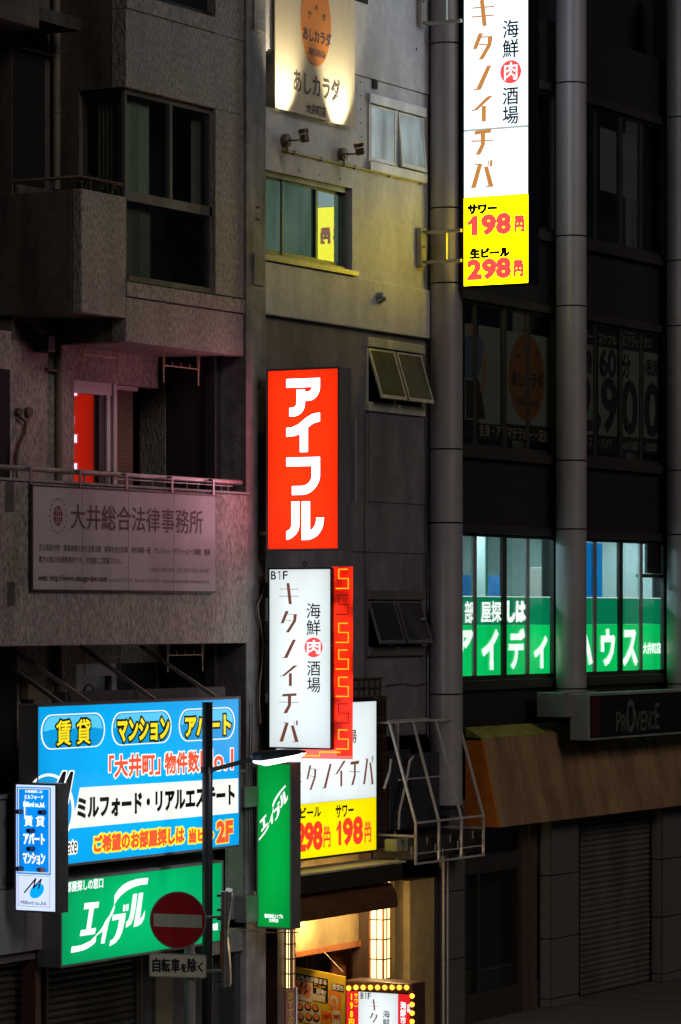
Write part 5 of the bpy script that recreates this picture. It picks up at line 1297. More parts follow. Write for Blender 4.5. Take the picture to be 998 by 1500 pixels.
# law office board hung on the parapet
d1 = -.1
law = thing('office_board', 'grey white board with thin characters and a red oval emblem hung on the balcony parapet', 'sign board', (U(48, d1), d1, ZF(48, 863, d1)))
lz1, lz0 = ZF(48, 712, d1), ZF(48, 863, d1)
edges = [48, 120.5, 188.5, 255, 315.5]
lm = mat('dull_white_board', (.56, .52, .54), .45, var=.05, scale=3, dirt=.2)
for a, b_ in zip(edges, edges[1:]):
    MB().box(U(a, d1) + .005, U(b_, d1) - .005, d1, d1 + .02, lz0, lz1).build('board_panel', lm, law)
_k = MB(); _k.box(U(46, d1), U(48, d1), d1 - .01, d1 + .03, lz0 - .02, lz1 + .02)
_k.box(U(48, d1), U(316, d1), d1 - .004, d1 + .03, lz0 - .02, lz0); _k.box(U(48, d1), U(316, d1), d1 - .004, d1 + .03, lz1, lz1 + .02); _k.build('frame', alu_dark, law)
for a in edges:
    x = U(a, d1); k = MB(); k.box(x - .022, x + .022, d1 + .0205, d1 + .035, lz0, lz1 + .22); k.box(x - .018, x + .018, d1 + .035, .1, lz1 + .2, lz1 + .23); k.build('hanger_bar', steel, law)
dim_ink = mat('faded_maroon_print', (.10, .05, .07), .6, var=0); web_ink = mat('dark_print', (.05, .04, .05), .6, var=0); pale_ink = mat('faded_grey_print', (.2, .18, .19), .6, var=0); mid_ink = mat('grey_print', (.12, .10, .11), .6, var=0)
FL = Face('F', d1 - .001, 48, 315, 712, 863)
k = FL.ink(); TF(FL, k, '大井総合法律事務所', 104, 297, 738, 775, w=.006, lift=.001); k.done('lettering', dim_ink, law)
k = FL.ink(); TF(FL, k, '主な取扱分野：事業承継を含む企業法務　家事を含む民事　渉外事務一般　クレジット・サラリーローン関連　刑事', 57, 308, 796.5, 806.5, lift=.001, w=.002)
TF(FL, k, '貴方の街の法律事務所です。お気軽にご相談下さい。', 57, 178, 814, 824, lift=.001, w=.002); k.done('lettering', mid_ink, law)
k = FL.ink(); TF(FL, k, '弁護士 中野 郁夫［第二東京弁護士会所属］', 221, 307, 831, 838, lift=.001, w=.0); TF(FL, k, 'tel: 03-6712-9591  fax: 03-6712-9592  email: oisogo-law@rhythm.ocn.ne.jp', 159, 307, 846.5, 854, lift=.001, w=.0); k.done('lettering', pale_ink, law)
k = FL.ink(); TF(FL, k, 'web: http://www.oisogo-law.com', 56, 157, 841.5, 853, w=.006, lift=.001); k.done('lettering', web_ink, law)
k = FL.ink(); ex, ey = 85.3, 755.5
em = mat('dull_red_emblem', (.22, .03, .04), .6, var=0)
k.poly([(ex + 6.8 * cos(t * pi / 14), ey + 15 * sin(t * pi / 14)) for t in range(28)], .001)
for t in range(18): k.poly([(ex + 12 * cos(t * pi / 9) + .9 * cos(s_ * pi / 4), ey + 25 * sin(t * pi / 9) + 1.6 * sin(s_ * pi / 4)) for s_ in range(8)], .001)
k.done('emblem', em, law)
k = FL.ink()
for (a, b_, c, e2) in ((80, 747, 91, 748.2), (78.5, 756, 92, 757), (81, 764, 90, 765)): k.poly([(a, b_), (c, b_ + .6), (c, e2 + .6), (a, e2)], .0018)
for x in (82.5, 85, 88): k.poly([(x, 742), (x + .6, 742), (x + .6, 768), (x, 768)], .0018)
k.done('emblem_lines', lm, law)

# laundry pole hooks
hook_m = mat('tan_enamel_hook', (.8, .62, .44), .5, var=.1)
def hook(px0, px1, yt, yb, dd, label, drop=1.0, mdl=hook_m):
    x0, x1 = U(px0, dd), U(px1, dd); zt_, zb_ = ZF(px0, yt, dd), ZF(px0, yb, dd); r = .009
    t = thing('laundry_hook', label, 'laundry hook', (x0, dd, zt_), 'laundry pole hooks under the balconies')
    for i, x in enumerate((x0, x1)):
        k = MB(); k.tube([(x - .03, dd, zt_), (x + .0, dd, zb_ + .1)], r, 6); k.tube([(x + .03, dd, zt_), (x + .0, dd, zb_ + .22)], r, 6)
        h = .065
        k.tube([(x, dd, zb_ + .1)] + [(x + (h - h * cos(a * pi / 8)) * .9, dd - .12 * (a / 8), zb_ + .1 - .09 * sin(a * pi / 8)) for a in range(9)] + [(x + h * 1.8, dd - .12, zb_ + .17)], r * 1.15, 6)
        k.build('hook_arm', mdl, t, smooth=True)
    zc_ = zb_ + .32
    k = MB().tube([(x0, dd, zc_), (x1, dd, zc_)], r, 6)
    for f in (.25, .5, .75): k.tube([(x0 + (x1 - x0) * f, dd, zc_), (x0 + (x1 - x0) * f, dd, zc_ + .06)], r * .8, 6)
    k.build('cross_rod', mdl, t, smooth=True)
hook(122.5, 172, 500, 556, .75, 'tan steel laundry hook under the balcony slab beside the bay, above the red reflecting window')
hook(240, 291, 510, 571, .45, 'tan steel laundry hook under the bay in front of the dark partition')
hook(125, 176, 944, 1000, .75, 'tan steel laundry hook under the lower balcony, above the blue sign centre')
hook(246, 297, 944, 996, .45, 'tan steel laundry hook under the lower balcony, above the right end of the blue sign')
o = MB().tube([(U(130, .7) + .1 * cos(t * pi / 6), .7 + .02 * sin(t), ZF(130, 1008, .7) + .05 * sin(t * pi / 6)) for t in range(13)], .012, 6).build('hanging_ring', black_paint, org=pF(130, 1008, .7)); tag(o, 'coil of black wire hanging from the hook left of the window under the lower balcony', 'wire coil')

# below the lower balcony: recessed wall, window, side
bz = 3.2
k = MB(); k.box(U(-140, RWL), U(112, RWL), RWL, RWL + .2, 2.4, pz0 + .1); k.box(U(112, RWL), U(252, RWL), RWL, RWL + .2, ZF(112, 973, RWL), pz0 + .1)
k.build('recess_wall', stucco, AP)
wf = MB(); y = RWL + .02; zq = ZF(112, 973, RWL)
wf.box(U(112, y), U(170, y), y, y + .08, zq - .16, zq); wf.box(U(112, y), U(120, y), y, y + .08, 3.4, zq - .16); wf.box(U(163, y), U(170, y), y - .01, y + .1, 3.4, zq - .16)
w2 = wf.build('window_frame', pinkish_frame, AP)
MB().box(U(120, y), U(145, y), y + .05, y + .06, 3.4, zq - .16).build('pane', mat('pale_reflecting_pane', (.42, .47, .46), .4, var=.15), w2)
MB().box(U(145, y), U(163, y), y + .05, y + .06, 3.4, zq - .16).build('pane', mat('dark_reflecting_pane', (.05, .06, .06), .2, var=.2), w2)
MB().box(U(170, y), U(232, y), y + .03, y + .05, 3.4, zq).build('dark_window', mat('dark_green_pane', (.025, .035, .035), .2), AP)
MB().box(U(229, y), U(233, y), y, y + .05, 3.4, zq).build('frame_edge', teal, AP)
MB().tube([(U(82, RWL), RWL - .05, 2.4), (U(82, RWL), RWL - .05, pz0)], .05, 12).build('downpipe', pipe_mat, AP, smooth=True)
o = MB().box(U(38, RWL - .1), U(57, RWL - .1), RWL - .14, RWL - .02, ZF(50, 1024, RWL), ZF(50, 986, RWL)).build('meter_box', mat('tan_meter_box', (.3, .24, .15), .6), org=pF(50, 1024, RWL), bevel=.01); tag(o, 'tan meter box on the dark wall left of the downpipe above the blue sign', 'meter box')
MB().box(U(-140, .9), U(30, .9), .95, 1.0, 2.4, pz0 - .02).build('dark_panel', dark_void, AP)
# lattice rail at far left
k = MB()
for i in range(4): k.box(U(-60, .4), U(34, .4), .4, .42, ZF(20, 1160 - i * 14, .4), ZF(20, 1160 - i * 14, .4) + .02)
for i in range(9): x = U(-10 + i * 6, .4); k.box(x, x + .012, .402, .418, ZF(20, 1165, .4), ZF(20, 1112, .4))
k.build('lattice', grey_box, AP)
# lower wall: fascia and shutters
fasc = mat('pale_fascia_panel', (.36, .36, .37), .5, var=.1, dirt=.35)
fz0, fz1 = ZF(30, 1395, -.1), ZF(30, 1168, -.1)
for i, (a, b_) in enumerate(((-120, -20), (-20, 36), (36, 96))):
    MB().box(U(a, -.1) + .004, U(b_, -.1) - .004, -.1, .2, ZF(30, 1300, -.1) + .004, fz1).build('fascia_panel', fasc, AP, bevel=.004); MB().box(U(a, -.1) + .004, U(b_, -.1) - .004, -.1, .2, fz0, ZF(30, 1300, -.1) - .004).build('fascia_panel', fasc, AP, bevel=.004)
MB().box(U(-120, -.1), U(30, -.1), -.14, .0, fz1 + .003, fz1 + .05).build('fascia_cap', alu, AP)
MB().box(U(96, 0), U(330, 0), .0, .2, fz0, 5.3).build('sign_wall', mat('dark_render', (.06, .06, .06), .7), AP)
MB().box(U(-120, 0), uR, .0, .2, fz0 - .12, fz0 - .004).build('lintel', grey_box, AP)
# pale grey wall strip right of the blue sign
pale_r = mat('pale_rough_render', (.27, .27, .27), .75, var=.2, scale=20, bump=.5, bscale=50, dirt=.4)
wz_t = ZF(360, 1132, .0)
MB().box(U(300, 0), uR - .002, .0, .3, ZF(360, 1392, 0), wz_t).build('pier', pale_r, AP, bevel=.01)
MB().box(U(300, 0), uR + .02, -.03, .3, wz_t + .003, wz_t + .05).build('pier_cap', pale_r, AP, bevel=.01)
MB().box(uR - .15, uR + .04, .05, .4, .12, ZF(360, 1392, 0)).build('pier', mat('dark_render', (.06, .06, .06), .7), AP)
for (a, c, ya, yb, lb) in ((353, 375, 1153, 1183, 'grey steel junction box beside the top of the green projecting sign'), (355, 374, 1313, 1352, 'dark grey junction box beside the foot of the green projecting sign')):
    o = MB().box(U(a, -.12), U(c, -.12), -.18, -.0, ZF(a, yb, -.12), ZF(a, ya, -.12)).build('junction_box', grey_box, org=pF(a, yb, -.12), bevel=.01); tag(o, lb, 'junction box')
for px in (367, 370.5): 
    o = MB().tube([pF(px, 1030, -.05), pF(px, 1060, -.05), pF(px - 2, 1150, -.05), pF(px, 1330, -.05)], .012, 6).build('cable_run', steel, AP, smooth=True)
# braces from the balcony underside to the blue sign
br = [((0, 966), (91, 1031)), ((15, 948), (131, 1029)), ((118, 946), (228, 1026)), ((206, 946), (316, 1021))]
brace_l = ['leftmost steel brace from the balcony down to the blue sign', 'second steel brace from left, dark, crossing the tan downpipe', 'third steel brace from left, passing the white framed window', 'rightmost steel brace ending at the right part of the blue sign']
for (a, b_), l in zip(br, brace_l):
    p = pF(*a, .75); q = Vector(pF(*b_, -.3))
    o = MB().bar(p, q, .045).build('steel_brace', steel, org=p); tag(o, l, 'brace', 'braces above the blue sign')

# ================================================================ BIG BLUE SIGN
blue_face = lit('blue_backlit_acrylic', (.0, .42, .95), 1.0, var=.06, edge=.3)
aqua_face = lit('aqua_backlit_print', (.1, .6, .98), 1.0, var=.05, sample=False)
cream_face = lit('cream_backlit_print', (.9, .93, .86), 1.0, var=.05)
d5 = -.42
T5 = thing('blue_sign', 'large blue lightbox sign with three rounded labels and a white band, below the balcony', 'sign', (U(55, d5), d5, ZF(55, 1270, d5)))
a0, a1 = U(55.5, d5), U(350, d5)
z1, z0 = ZF(350, 1023.5, d5), ZF(350, 1237, d5)
MB().box(a0 - .02, a1 + .03, d5 + .006, d5 + .26, z0 - .03, z1 + .03).build('casing', grey_box, T5, bevel=.006)
k = MB(); k.box(a1, a1 + .03, d5 - .01, d5 + .0055, z0 - .03, z1 + .03); k.box(a0 - .02, a0, d5 - .01, d5 + .0055, z0 - .03, z1 + .03); k.box(a0, a1, d5 - .01, d5 + .0055, z1, z1 + .03); k.box(a0, a1, d5 - .01, d5 + .0055, z0 - .03, z0); k.build('frame', grey_box, T5)
MB().quad((a0, d5, z0), (a1, d5, z0), (a1, d5, z1), (a0, d5, z1)).build('lit_face', blue_face, T5)
F5 = Face('F', d5, 55, 350, 1023, 1270)
white5 = lit('white_edge_print', (1, 1, .95), 1.05, var=0, sample=False)
yel5 = lit('yellow_edge_print', (1.0, .78, .02), 1.0, var=0, sample=False)
redo5 = lit('orange_red_print', (1.0, .10, .035), 1.0, var=0, sample=False)
def rrect(u0, u1, zlo, zhi, n=10):
    r = (zhi - zlo) / 2; ru = min(r, (u1 - u0) / 2) ; P = []
    for i in range(n + 1): t = -pi / 2 + pi * i / n; P.append((u1 - ru + ru * cos(t), zlo + r + r * sin(t)))
    for i in range(n + 1): t = pi / 2 + pi * i / n; P.append((u0 + ru + ru * cos(t), zlo + r + r * sin(t)))
    return P
W5 = lambda: Ink(lambda a, b, h: (a, d5 - h, b))
kw, kb, ka = W5(), W5(), W5()
for (x0, x1, yt, yb) in ((60, 154, 1047.5, 1099), (163.5, 251.5, 1043.5, 1093), (262, 344.5, 1039, 1087)):
    u0, u1 = U(x0, d5), U(x1, d5); zt_, zb_ = ZF(x0, yt, d5), ZF(x0, yb, d5)
    kw.poly(rrect(u0, u1, zb_, zt_), .000); kb.poly(rrect(u0 + .025, u1 - .025, zb_ + .013, zt_ - .013), .001)
    P = rrect(u0 + .06, u1 - .06, zb_ + .04, zt_ - .025); zm = (zb_ + zt_) / 2
    P2 = [(a, max(b, zm + .06 * sin((a - u0) / (u1 - u0) * pi))) for a, b in P]; ka.poly(P2, .0016)
kw.done('label_border', white5, T5); kb.done('label_fill', blue_face, T5); ka.done('label_gloss', aqua_face, T5)
k = F5.ink(); k.poly([(117, 1153.6), (349, 1140), (349, 1190.5), (97, 1214.5), (105, 1200), (112, 1180), (115, 1165)], .0006)
k.done('white_band', cream_face, T5)
ko, ki_ = F5.ink(), F5.ink()
TXT = [('賃', 82.5, 103.5, 1056, 1092), ('貸', 112.5, 132, 1054.5, 1090), ('マンション', 173, 247, 1055, 1086), ('アパート', 272, 337, 1050, 1078)]
for s_, x0, x1, yt, yb in TXT:
    TF(F5, ko, s_, x0, x1, yt, yb, w=(.06 if s_ in '賃貸' else .08), lift=.002); TF(F5, ki_, s_, x0, x1, yt, yb, w=(.012 if s_ in '賃貸' else .028), lift=.004)
ko.done('lettering_outline', ink_black, T5); ki_.done('lettering', yel5, T5)
ko, ki_ = F5.ink(), F5.ink()
for s_, x0, x1, yt, yb in (('「大井町」', 160, 234, 1108, 1139), ('物件数', 241.5, 291, 1104, 1133.5), ('No.1', 294, 341, 1101, 1129)):
    TF(F5, ko, s_, x0, x1, yt, yb, w=.055, lift=.002); TF(F5, ki_, s_, x0, x1, yt, yb, w=.022, lift=.004)
ko.done('lettering_outline', white5, T5); ki_.done('lettering', redo5, T5)
ko, ki_ = F5.ink(), F5.ink()
for s_, x0, x1, yt, yb in (('ご希望のお部屋探しは', 138, 269, 1225, 1248), ('当ビル', 277, 312, 1216, 1234), ('2F', 318, 340, 1205, 1233)):
    TF(F5, ko, s_, x0, x1, yt, yb, w=.07, lift=.002); TF(F5, ki_, s_, x0, x1, yt, yb, w=.024 if s_ != '2F' else .04, lift=.004)
ko.done('lettering_outline', yel5, T5); ki_.done('lettering', redo5, T5)
k = F5.ink(); TF(F5, k, 'ミルフォード・リアルエステート', 114, 343, 1170, 1199, w=.028, lift=.003); k.done('lettering', ink_black, T5)
# emblem: blue oval over white ring with slanted M and script word
k = F5.ink(); k.poly([(72 + 37 * cos(t * pi / 24) , 1185 + 52 * sin(t * pi / 24)) for t in range(48)], .0016); k.done('emblem_ring', white5, T5)
k = F5.ink(); k.poly([(71 + 34 * cos(t * pi / 24) , 1186 + 49 * sin(t * pi / 24)) for t in range(48)], .0024); k.done('emblem_oval', blue_face, T5)
Mp = [(78, 1160), (92, 1130), (97, 1130), (93, 1152), (103, 1130), (107.5, 1130), (99, 1177), (94.5, 1177), (99, 1150), (92, 1168), (87, 1168), (91, 1148), (84, 1162)]
k = F5.ink(); 
for i in range(len(Mp)): 
    a, b_ = Mp[i], Mp[(i + 1) % len(Mp)]; k.line([a, b_], 3.2, .0034)
k.done('emblem_letter_outline', white5, T5)
k = F5.ink(); k.poly(Mp, .005); k.done('emblem_letter', ink_black, T5)
k = F5.ink(); TF(F5, k, 'Estate', 85, 112, 1229, 1252, w=.035, lift=.001, skew=.15); k.done('lettering_outline', white5, T5)
k = F5.ink(); TF(F5, k, 'Estate', 85, 112, 1229, 1252, w=.004, lift=.003, skew=.15); k.done('lettering', ink_black, T5)

# ================================================================ GREEN WALL SIGN
gf = lit('leaf_green_backlit_acrylic', (.0, .42, .13), 1.05, var=.1, edge=.5)
d6 = -.36
T6 = thing('green_wall_sign', 'wide green lightbox sign with large slanted white characters, directly below the blue sign', 'sign', (U(90, d6), d6, ZF(90, 1410, d6)))
a0, a1 = U(90, d6), U(325, d6); z1, z0 = ZF(325, 1263.5, d6), ZF(325, 1377, d6)
MB().box(a0 - .03, a1 + .03, d6 + .006, d6 + .33, z0 - .03, z1 + .03).build('casing', grey_box, T6, bevel=.006)
k = MB(); k.box(a1, a1 + .03, d6 - .01, d6 + .0055, z0 - .03, z1 + .03); k.box(a0 - .03, a0, d6 - .01, d6 + .0055, z0 - .03, z1 + .03); k.box(a0, a1, d6 - .01, d6 + .0055, z1, z1 + .03); k.box(a0, a1, d6 - .01, d6 + .0055, z0 - .03, z0); k.build('frame', grey_box, T6)
MB().quad((a0, d6, z0), (a1, d6, z0), (a1, d6, z1), (a0, d6, z1)).build('lit_face', gf, T6)
F6 = Face('F', d6, 90, 325, 1263, 1410); k = F6.ink()
for i, q in enumerate(GREEN_LOGO): k.poly([(80 + x / 3.696, 1260 + y / 3.696) for x, y in q], .001 + .0003 * i)
TF(F6, k, 'お部屋探しの窓口', 90, 151, 1293, 1308, w=.005, lift=.001); TF(F6, k, '大井町店', 305, 319, 1354, 1364, w=.01, lift=.001)
k.done('lettering', white_ink, T6)
MB().box(a0 - .0, a1, d6 + .1, d6 + .2, z1 + .035, z1 + .12).build('top_bracket', frame_black, T6)

# ================================================================ SMALL BLUE PROJECTING SIGN
sb_face = lit('pale_violet_backlit_acrylic', (.62, .72, .98), 1.1, var=.06)
deep = lit('deep_blue_backlit_print', (.0, .27, .95), 1.0, var=.25, sample=True, scale=3)
T7, F7, u7 = proj_box('small_blue_sign', 'narrow blue and white lightbox sign with bird spikes stuck on it, at the left edge', -6, 24, 81.5, 1150, 1334, mat('brushed_sign_casing', (.2, .2, .22), .35, metal=.5), sb_face, thick=.24, border=.022)
fpatch(F7, 'blue_print', deep, 25, 75, 1153, 1281, T7, .002)
k = F7.ink(); k.line([(27.5, 1155.5), (72.5, 1155.5), (72.5, 1278), (27.5, 1278), (27.5, 1155.5)], .0 + 1.1, .003); k.done('yellow_border', lit('pale_yellow_print', (.9, .8, .3), 1, var=0, sample=False), T7)
wb = lit('cream_white_print', (1, 1, .92), 1.1, var=0, sample=False)
k = F7.ink()
T(k, 'お部屋探しは', 37.5, 62.5, 1157.5, 1161.5, w=.002, lift=.004); T(k, 'ミルフォード', 36.5, 64, 1165, 1170.5, w=.004, lift=.004); T(k, 'Milford co.,ltd.', 35, 66, 1175, 1183, w=.006, lift=.004)
T(k, '賃 貸', 36, 65.5, 1195, 1210.5, w=.006, lift=.004); T(k, 'アパート', 35.5, 65.5, 1221, 1236.5, w=.014, lift=.004); T(k, 'マンション', 34.5, 66, 1249.5, 1265.5, w=.012, lift=.004)
k.done('lettering', wb, T7)
k = F7.ink(); k.line([(27, 1283), (73.5, 1283), (73.5, 1328), (27, 1328), (27, 1283)], .5, .002); k.done('thin_border', mat('grey_line_print', (.25, .27, .35), .5), T7)
k = F7.ink(); k.poly([(54.5 + 10.3 * cos(t * pi / 14) - 2 * sin(t * pi / 14), 1305 + 11 * sin(t * pi / 14) - 2 * cos(t * pi / 14)) for t in range(28)], .002); k.done('emblem_oval', lit('sky_blue_print', (.0, .42, .95), 1, var=0, sample=False), T7)
k = F7.ink(); k.line([(36.5, 1308), (53, 1287), (49.5, 1301), (61, 1287.5), (57, 1301)], 2.1, .004); k.done('emblem_letter', mat('grey_print_letter', (.15, .2, .24), .5), T7)
k = F7.ink(); T(k, 'Milford co.,ltd.', 31, 69, 1320, 1326, w=.002, lift=.003); k.done('lettering', mat('grey_print_letter', (.15, .2, .24), .5), T7)
spk = mat('dark_bird_spike_base', (.05, .08, .2), .4); 
for (x, y) in ((31, 1188.5), (65, 1189.5), (48, 1216.5), (48, 1243), (31.5, 1272), (63.5, 1273.5)):
    p = Vector(pS(x, y, u7)); k = MB(); 
    k.prism([(p.x - .0, p.y + .04, p.z - .02), (p.x, p.y - .02, p.z - .035), (p.x, p.y - .045, p.z), (p.x, p.y - .02, p.z + .03), (p.x, p.y + .04, p.z + .025)], [(p.x - .07, p.y + .045, p.z - .02), (p.x - .07, p.y - .0, p.z - .03), (p.x - .07, p.y - .02, p.z), (p.x - .07, p.y, p.z + .025), (p.x - .07, p.y + .045, p.z + .02)])
    k.build('corner_clip', spk if (x, y) != (63.5, 1273.5) else mat('pinkish_clip', (.5, .35, .45), .5), T7)
for (y0, y1) in ((1185, 1199), (1296, 1311)):
    MB().bar(pS(22, y0, u7 + .12), pS(-8, y0, u7 + .12), .014).build('bracket_rod', black_paint, T7); MB().bar(pS(22, y0, u7 + .12), pS(2, y1, u7 + .12), .012).build('bracket_rod', black_paint, T7)

# ================================================================ SHUTTERS AT STREET LEVEL, LEFT
shl = mat('dark_shutter_paint', (.07, .068, .062), .5, metal=.1, var=.12, dirt=.3)
def shutter(px0, px1, label, dd=.35):
    x0, x1 = U(px0, dd), U(px1, dd); t = thing('rolling_shutter', label, 'shutter', (x0, dd, .12))
    pr = [(0, 0), (-.022, .02), (-.03, .045), (-.022, .07), (0, .085)]; ztop = fz0 - .13; z = .14; first = None
    while z < ztop:
        if first is None:
            k = MB()
            for j in range(4): k.quad((x0, dd + pr[j][0], z + pr[j][1]), (x1, dd + pr[j][0], z + pr[j][1]), (x1, dd + pr[j + 1][0], z + pr[j + 1][1]), (x0, dd + pr[j + 1][0], z + pr[j + 1][1]))
            first = k.build('slat', shl, t); zf = z
        else: o = first.copy(); COL.objects.link(o); o.location.z = z - zf
        z += .088
    MB().box(x0 - .05, x1 + .05, dd + .02, dd + .05, 0, ztop).build('backing', black_box, t)
    for x in (x0 - .06, x1): MB().box(x, x + .06, dd - .06, dd + .05, .12, ztop).build('guide_rail', alu_dark, t)
shutter(-60, 38, 'closed dark rolling shutter at the lower left corner'); shutter(66, 200, 'closed dark rolling shutter below the green wall sign')
po = MB().box(U(42, .1), U(50, .1), .0, .2, .12, fz0 - .125).build('post', mat('brown_red_post', (.11, .05, .04), .5, var=.3), org=pF(46, 1500, .1)); tag(po, 'narrow reddish brown post between the two left shutters', 'post')
MB().box(U(210, .2), uR, .3, .36, .12, fz0).build('doorway_wall', mat('dark_render', (.06, .06, .06), .7), AP)
MB().box(U(232, .2), U(257, .2), .24, .3, .12, fz0 - .13).build('door_jamb', mat('dim_tan_jamb', (.12, .1, .06), .6), AP)
MB().box(U(-200, 1), U(430, 1), RWL + 1.3, RWL + 1.36, 0, zTop).build('rear_wall', dark_void, AP)

# ================================================================ STREET LAMP, NO-ENTRY SIGN, POLES
dP_ = -1.0
pp = pF(304, 1030, dP_)
lamp = thing('street_lamp', 'black pole street lamp with a long glowing white head reaching right', 'street lamp', (pp[0], dP_, .12))
MB().tube([(pp[0], dP_, .12), (pp[0], dP_, pp[2])], .066, 20).build('pole', black_paint, lamp, smooth=False)
MB().tube([(pp[0], dP_, .12), (pp[0], dP_, .5)], .1, 20).build('base', black_paint, lamp)
MB().tube([(pp[0], dP_, pp[2]), (pp[0], dP_, pp[2] + .012)], .07, 20).build('pole_cap', black_paint, lamp)
ul = pp[0]
A = Vector(pS(309, 1128, ul)); B = Vector(pS(374, 1111, ul)); C_ = Vector(pS(446, 1101, ul))
MB().tube([A, B], .028, 10).build('arm', black_paint, lamp, smooth=True)
MB().tube([A + Vector((0, .06, -.04)), A + Vector((0, .06, .04))], .08, 16).build('clamp', black_paint, lamp)
dirv = (C_ - B).normalized(); upv = Vector((0, dirv.z, -dirv.y)) * -1
if upv.z < 0: upv = -upv
def lp(t, w, h): return B + (C_ - B) * t + Vector((w, 0, 0)) + upv * h
prof = [(-.06, .03, .03, -.03), (.0, .07, .075, -.05), (.2, .09, .085, -.085), (.6, .09, .065, -.075), (.92, .07, .035, -.05), (1.0, .04, .015, -.02)]
k = MB(); rings = []
for t_, w, hi, lo_ in prof:
    r = [lp(t_, -w, lo_ * .5), lp(t_, -w * .95, hi * .5), lp(t_, -w * .5, hi), lp(t_, w * .5, hi), lp(t_, w * .95, hi * .5), lp(t_, w, lo_ * .5)]
    rings.append(r)
for a, b_ in zip(rings, rings[1:]): k.add(a + b_, [(i, i + 1, i + 7, i + 6) for i in range(5)])
k.add(rings[0], [tuple(range(6))]); k.add(rings[-1], [tuple(range(6))[::-1]])
k.build('lamp_housing', mat('dark_lamp_housing', (.06, .06, .065), .3, metal=.5), lamp, smooth=True)
k = MB(); rings = []
for t_, w, hi, lo_ in prof[1:]:
    rings.append([lp(t_, -w * .95, lo_ * .5), lp(t_, -w * .8, lo_), lp(t_, 0, lo_ * 1.3), lp(t_, w * .8, lo_), lp(t_, w * .95, lo_ * .5)])
for a, b_ in zip(rings, rings[1:]): k.add(a + b_, [(i + 5, i + 6, i + 1, i) for i in range(4)])
k.build('lens', lit('lamp_lens', (.95, .98, 1.0), 2.4, var=0), lamp, smooth=True)
L3 = bpy.data.lights.new('street_lamp_light', 'AREA'); L3.energy = 30; L3.size = .2; L3.size_y = .6; L3.shape = 'RECTANGLE'; L3.color = (.9, .96, 1)
lo3 = bpy.data.objects.new('street_lamp_light', L3); COL.objects.link(lo3); lo3.location = lp(.5, 0, -.15); lo3.rotation_euler = (0, 0, 0)

# no-entry sign: faces the viewer
dS = -1.5
ps_ = Vector(pF(278, 1347, dS)); Ys = (ps_ - Vector((CAMU, CAMD, CAMZ))).dot(FV)
ne = thing('no_entry_sign', 'round red no entry road sign with white bar above a small plate', 'road sign', (ps_.x, ps_.y, .12))
def V(px, py, back=0.0): return pY(px, py, Ys + back)
sc_px = Ys / F
k = MB(); k.tube([V(278, 1395, .1), Vector((V(278, 1395, .1).x, V(278, 1395, .1).y, .12))], .07, 16); k.tube([V(278, 1330, .1), V(278, 1396, .1)], .06, 16)
k.build('pole', mat('grey_painted_pole', (.3, .31, .3), .4, var=.1, dirt=.3), ne, smooth=True)
n = 48; rr = 42.2
c0_ = [V(261 + rr * .985 * cos(2 * pi * i / n), 1348 + rr * sin(2 * pi * i / n)) for i in range(n)]
c1_ = [v + FV * .012 for v in c0_]
MB().prism(c0_[::-1], c1_[::-1]).build('disc_rim', mat('sign_back_steel', (.35, .35, .33), .45, metal=.4), ne)
kd = Ink(lambda a, b, h: tuple(V(a, b, -h - .001)))
kd.poly([(261 + 40.2 * .985 * cos(2 * pi * i / n), 1348 + 40.2 * sin(2 * pi * i / n)) for i in range(n)], .0)
kd.done('red_disc', mat('reflective_sign_red', (.5, .02, .025), .22, var=.06, scale=3, spec=.8, dirt=.25), ne)
kd = Ink(lambda a, b, h: tuple(V(a, b, -h - .002))); kd.poly([(225, 1338), (296, 1340.5), (296, 1359.5), (225, 1357)], .001); kd.done('white_bar', mat('reflective_sign_white', (.55, .6, .48), .3, var=.05, dirt=.2), ne)
def rr_px(x0, x1, y0, y1, r, n=5):
    P = []
    for cx2, cy2, a in ((x1 - r, y0 + r, -pi / 2), (x1 - r, y1 - r, 0), (x0 + r, y1 - r, pi / 2), (x0 + r, y0 + r, pi)):
        for i in range(n + 1): t = a + pi / 2 * i / n; P.append((cx2 + r * cos(t), cy2 + r * sin(t)))
    return P
P = rr_px(218.5, 303, 1396, 1431, 4)
tl_ = lambda x, y: (x, y + (x - 218.5) * .03)
A_ = [V(*tl_(x, y)) for x, y in P]; MB().prism(A_[::-1], [v + FV * .012 for v in A_][::-1]).build('plate', mat('sign_back_steel', (.35, .35, .33), .45, metal=.4), ne)
kd = Ink(lambda a, b, h: tuple(V(*tl_(a, b), -h - .001))); kd.poly(rr_px(220, 301.5, 1397.5, 1429.5, 3), 0); kd.done('plate_face', mat('dim_cream_sign_film', (.7, .69, .55), .35, var=.06), ne)
kd = Ink(lambda a, b, h: tuple(V(*tl_(a, b), -h - .0015)))
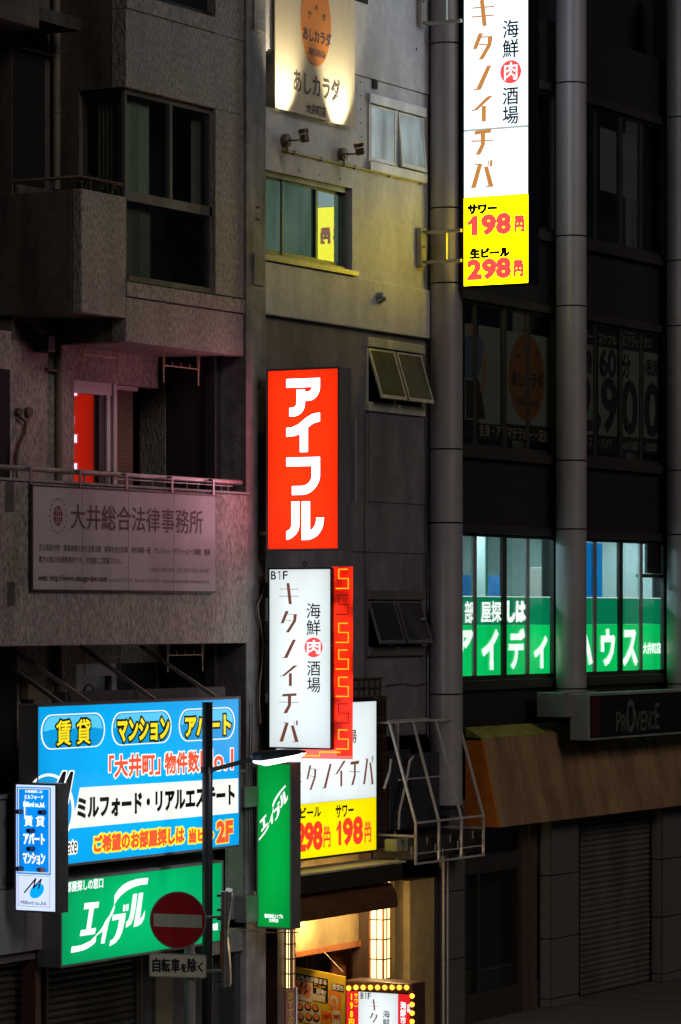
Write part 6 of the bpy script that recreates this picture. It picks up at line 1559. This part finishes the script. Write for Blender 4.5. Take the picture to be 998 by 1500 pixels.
for s_, x0, x1, yt, yb in (('自', 224, 235, 1403.5, 1423), ('転', 237, 249, 1404, 1423), ('車', 251.5, 263, 1403.5, 1423), ('を', 265.5, 273.5, 1410.5, 1422), ('除', 275.5, 287.5, 1402.5, 1421.5), ('く', 290.5, 297, 1408, 1421)):
    kd.text(s_, x0, x1, yb, yt, w=1.3, lift=.001)
kd.done('lettering', mat('sign_black_print', (.012, .012, .02), .5, var=0), ne)
for y_ in (1344, 1423):
    k = MB(); k.bar(V(296, y_, .03), V(326, y_ - 1, .05), .05, .03); k.bar(V(258, y_ , .03), V(300, y_, .03), .05, .03); k.build('bracket', steel, ne)
# second grey pole with signs seen from the side
sp = thing('side_sign', 'galvanised post carrying two road sign plates seen edge on, right of the black pole', 'road sign', tuple(V(326, 1445, .05)))
MB().tube([V(328, 1446, .07), V(328, 1306, .07)], .045, 14).build('post', steel, sp, smooth=True)
for (pts2, nm) in ((((330, 1305), (339, 1307), (340, 1315), (336, 1340), (333, 1372), (330, 1372)), 'upper_plate'), (((330, 1376), (333, 1378), (337, 1420), (337.5, 1446), (330, 1444)), 'lower_plate')):
    A_ = [V(x, y, .07) for x, y in pts2]; MB().prism(A_[::-1], [v + FV * .5 for v in A_][::-1]).build(nm, mat('sign_back_steel', (.35, .35, .33), .45, metal=.4), sp)
k = MB()
for y_ in (1312, 1333, 1346, 1424, 1437): k.tube([V(318, y_, .05), V(324, y_, .05)], .015, 8)
k.build('bolts', black_box, sp)
MB().box(*(lambda p: (p.x - .01, p.x + .02, p.y - .01, p.y + .01, p.z - .35, p.z + .1))(V(324, 1375, .02))).build('reflector_strip', mat('faded_orange_strip', (.35, .09, .03), .5), sp)
wr = MB().tube([V(334, 1359, .3), pF(356, 1362, -.2), pF(395, 1366, -.2), pF(437, 1366, -.3)], .008, 6).build('overhead_wire', black_paint, org=pF(395, 1366, -.2)); tag(wr, 'thin dark wire running right to the foot of the green projecting sign', 'wire')
# finish: drop helper props
for o in bpy.data.objects:
    if '_o' in o: del o['_o']
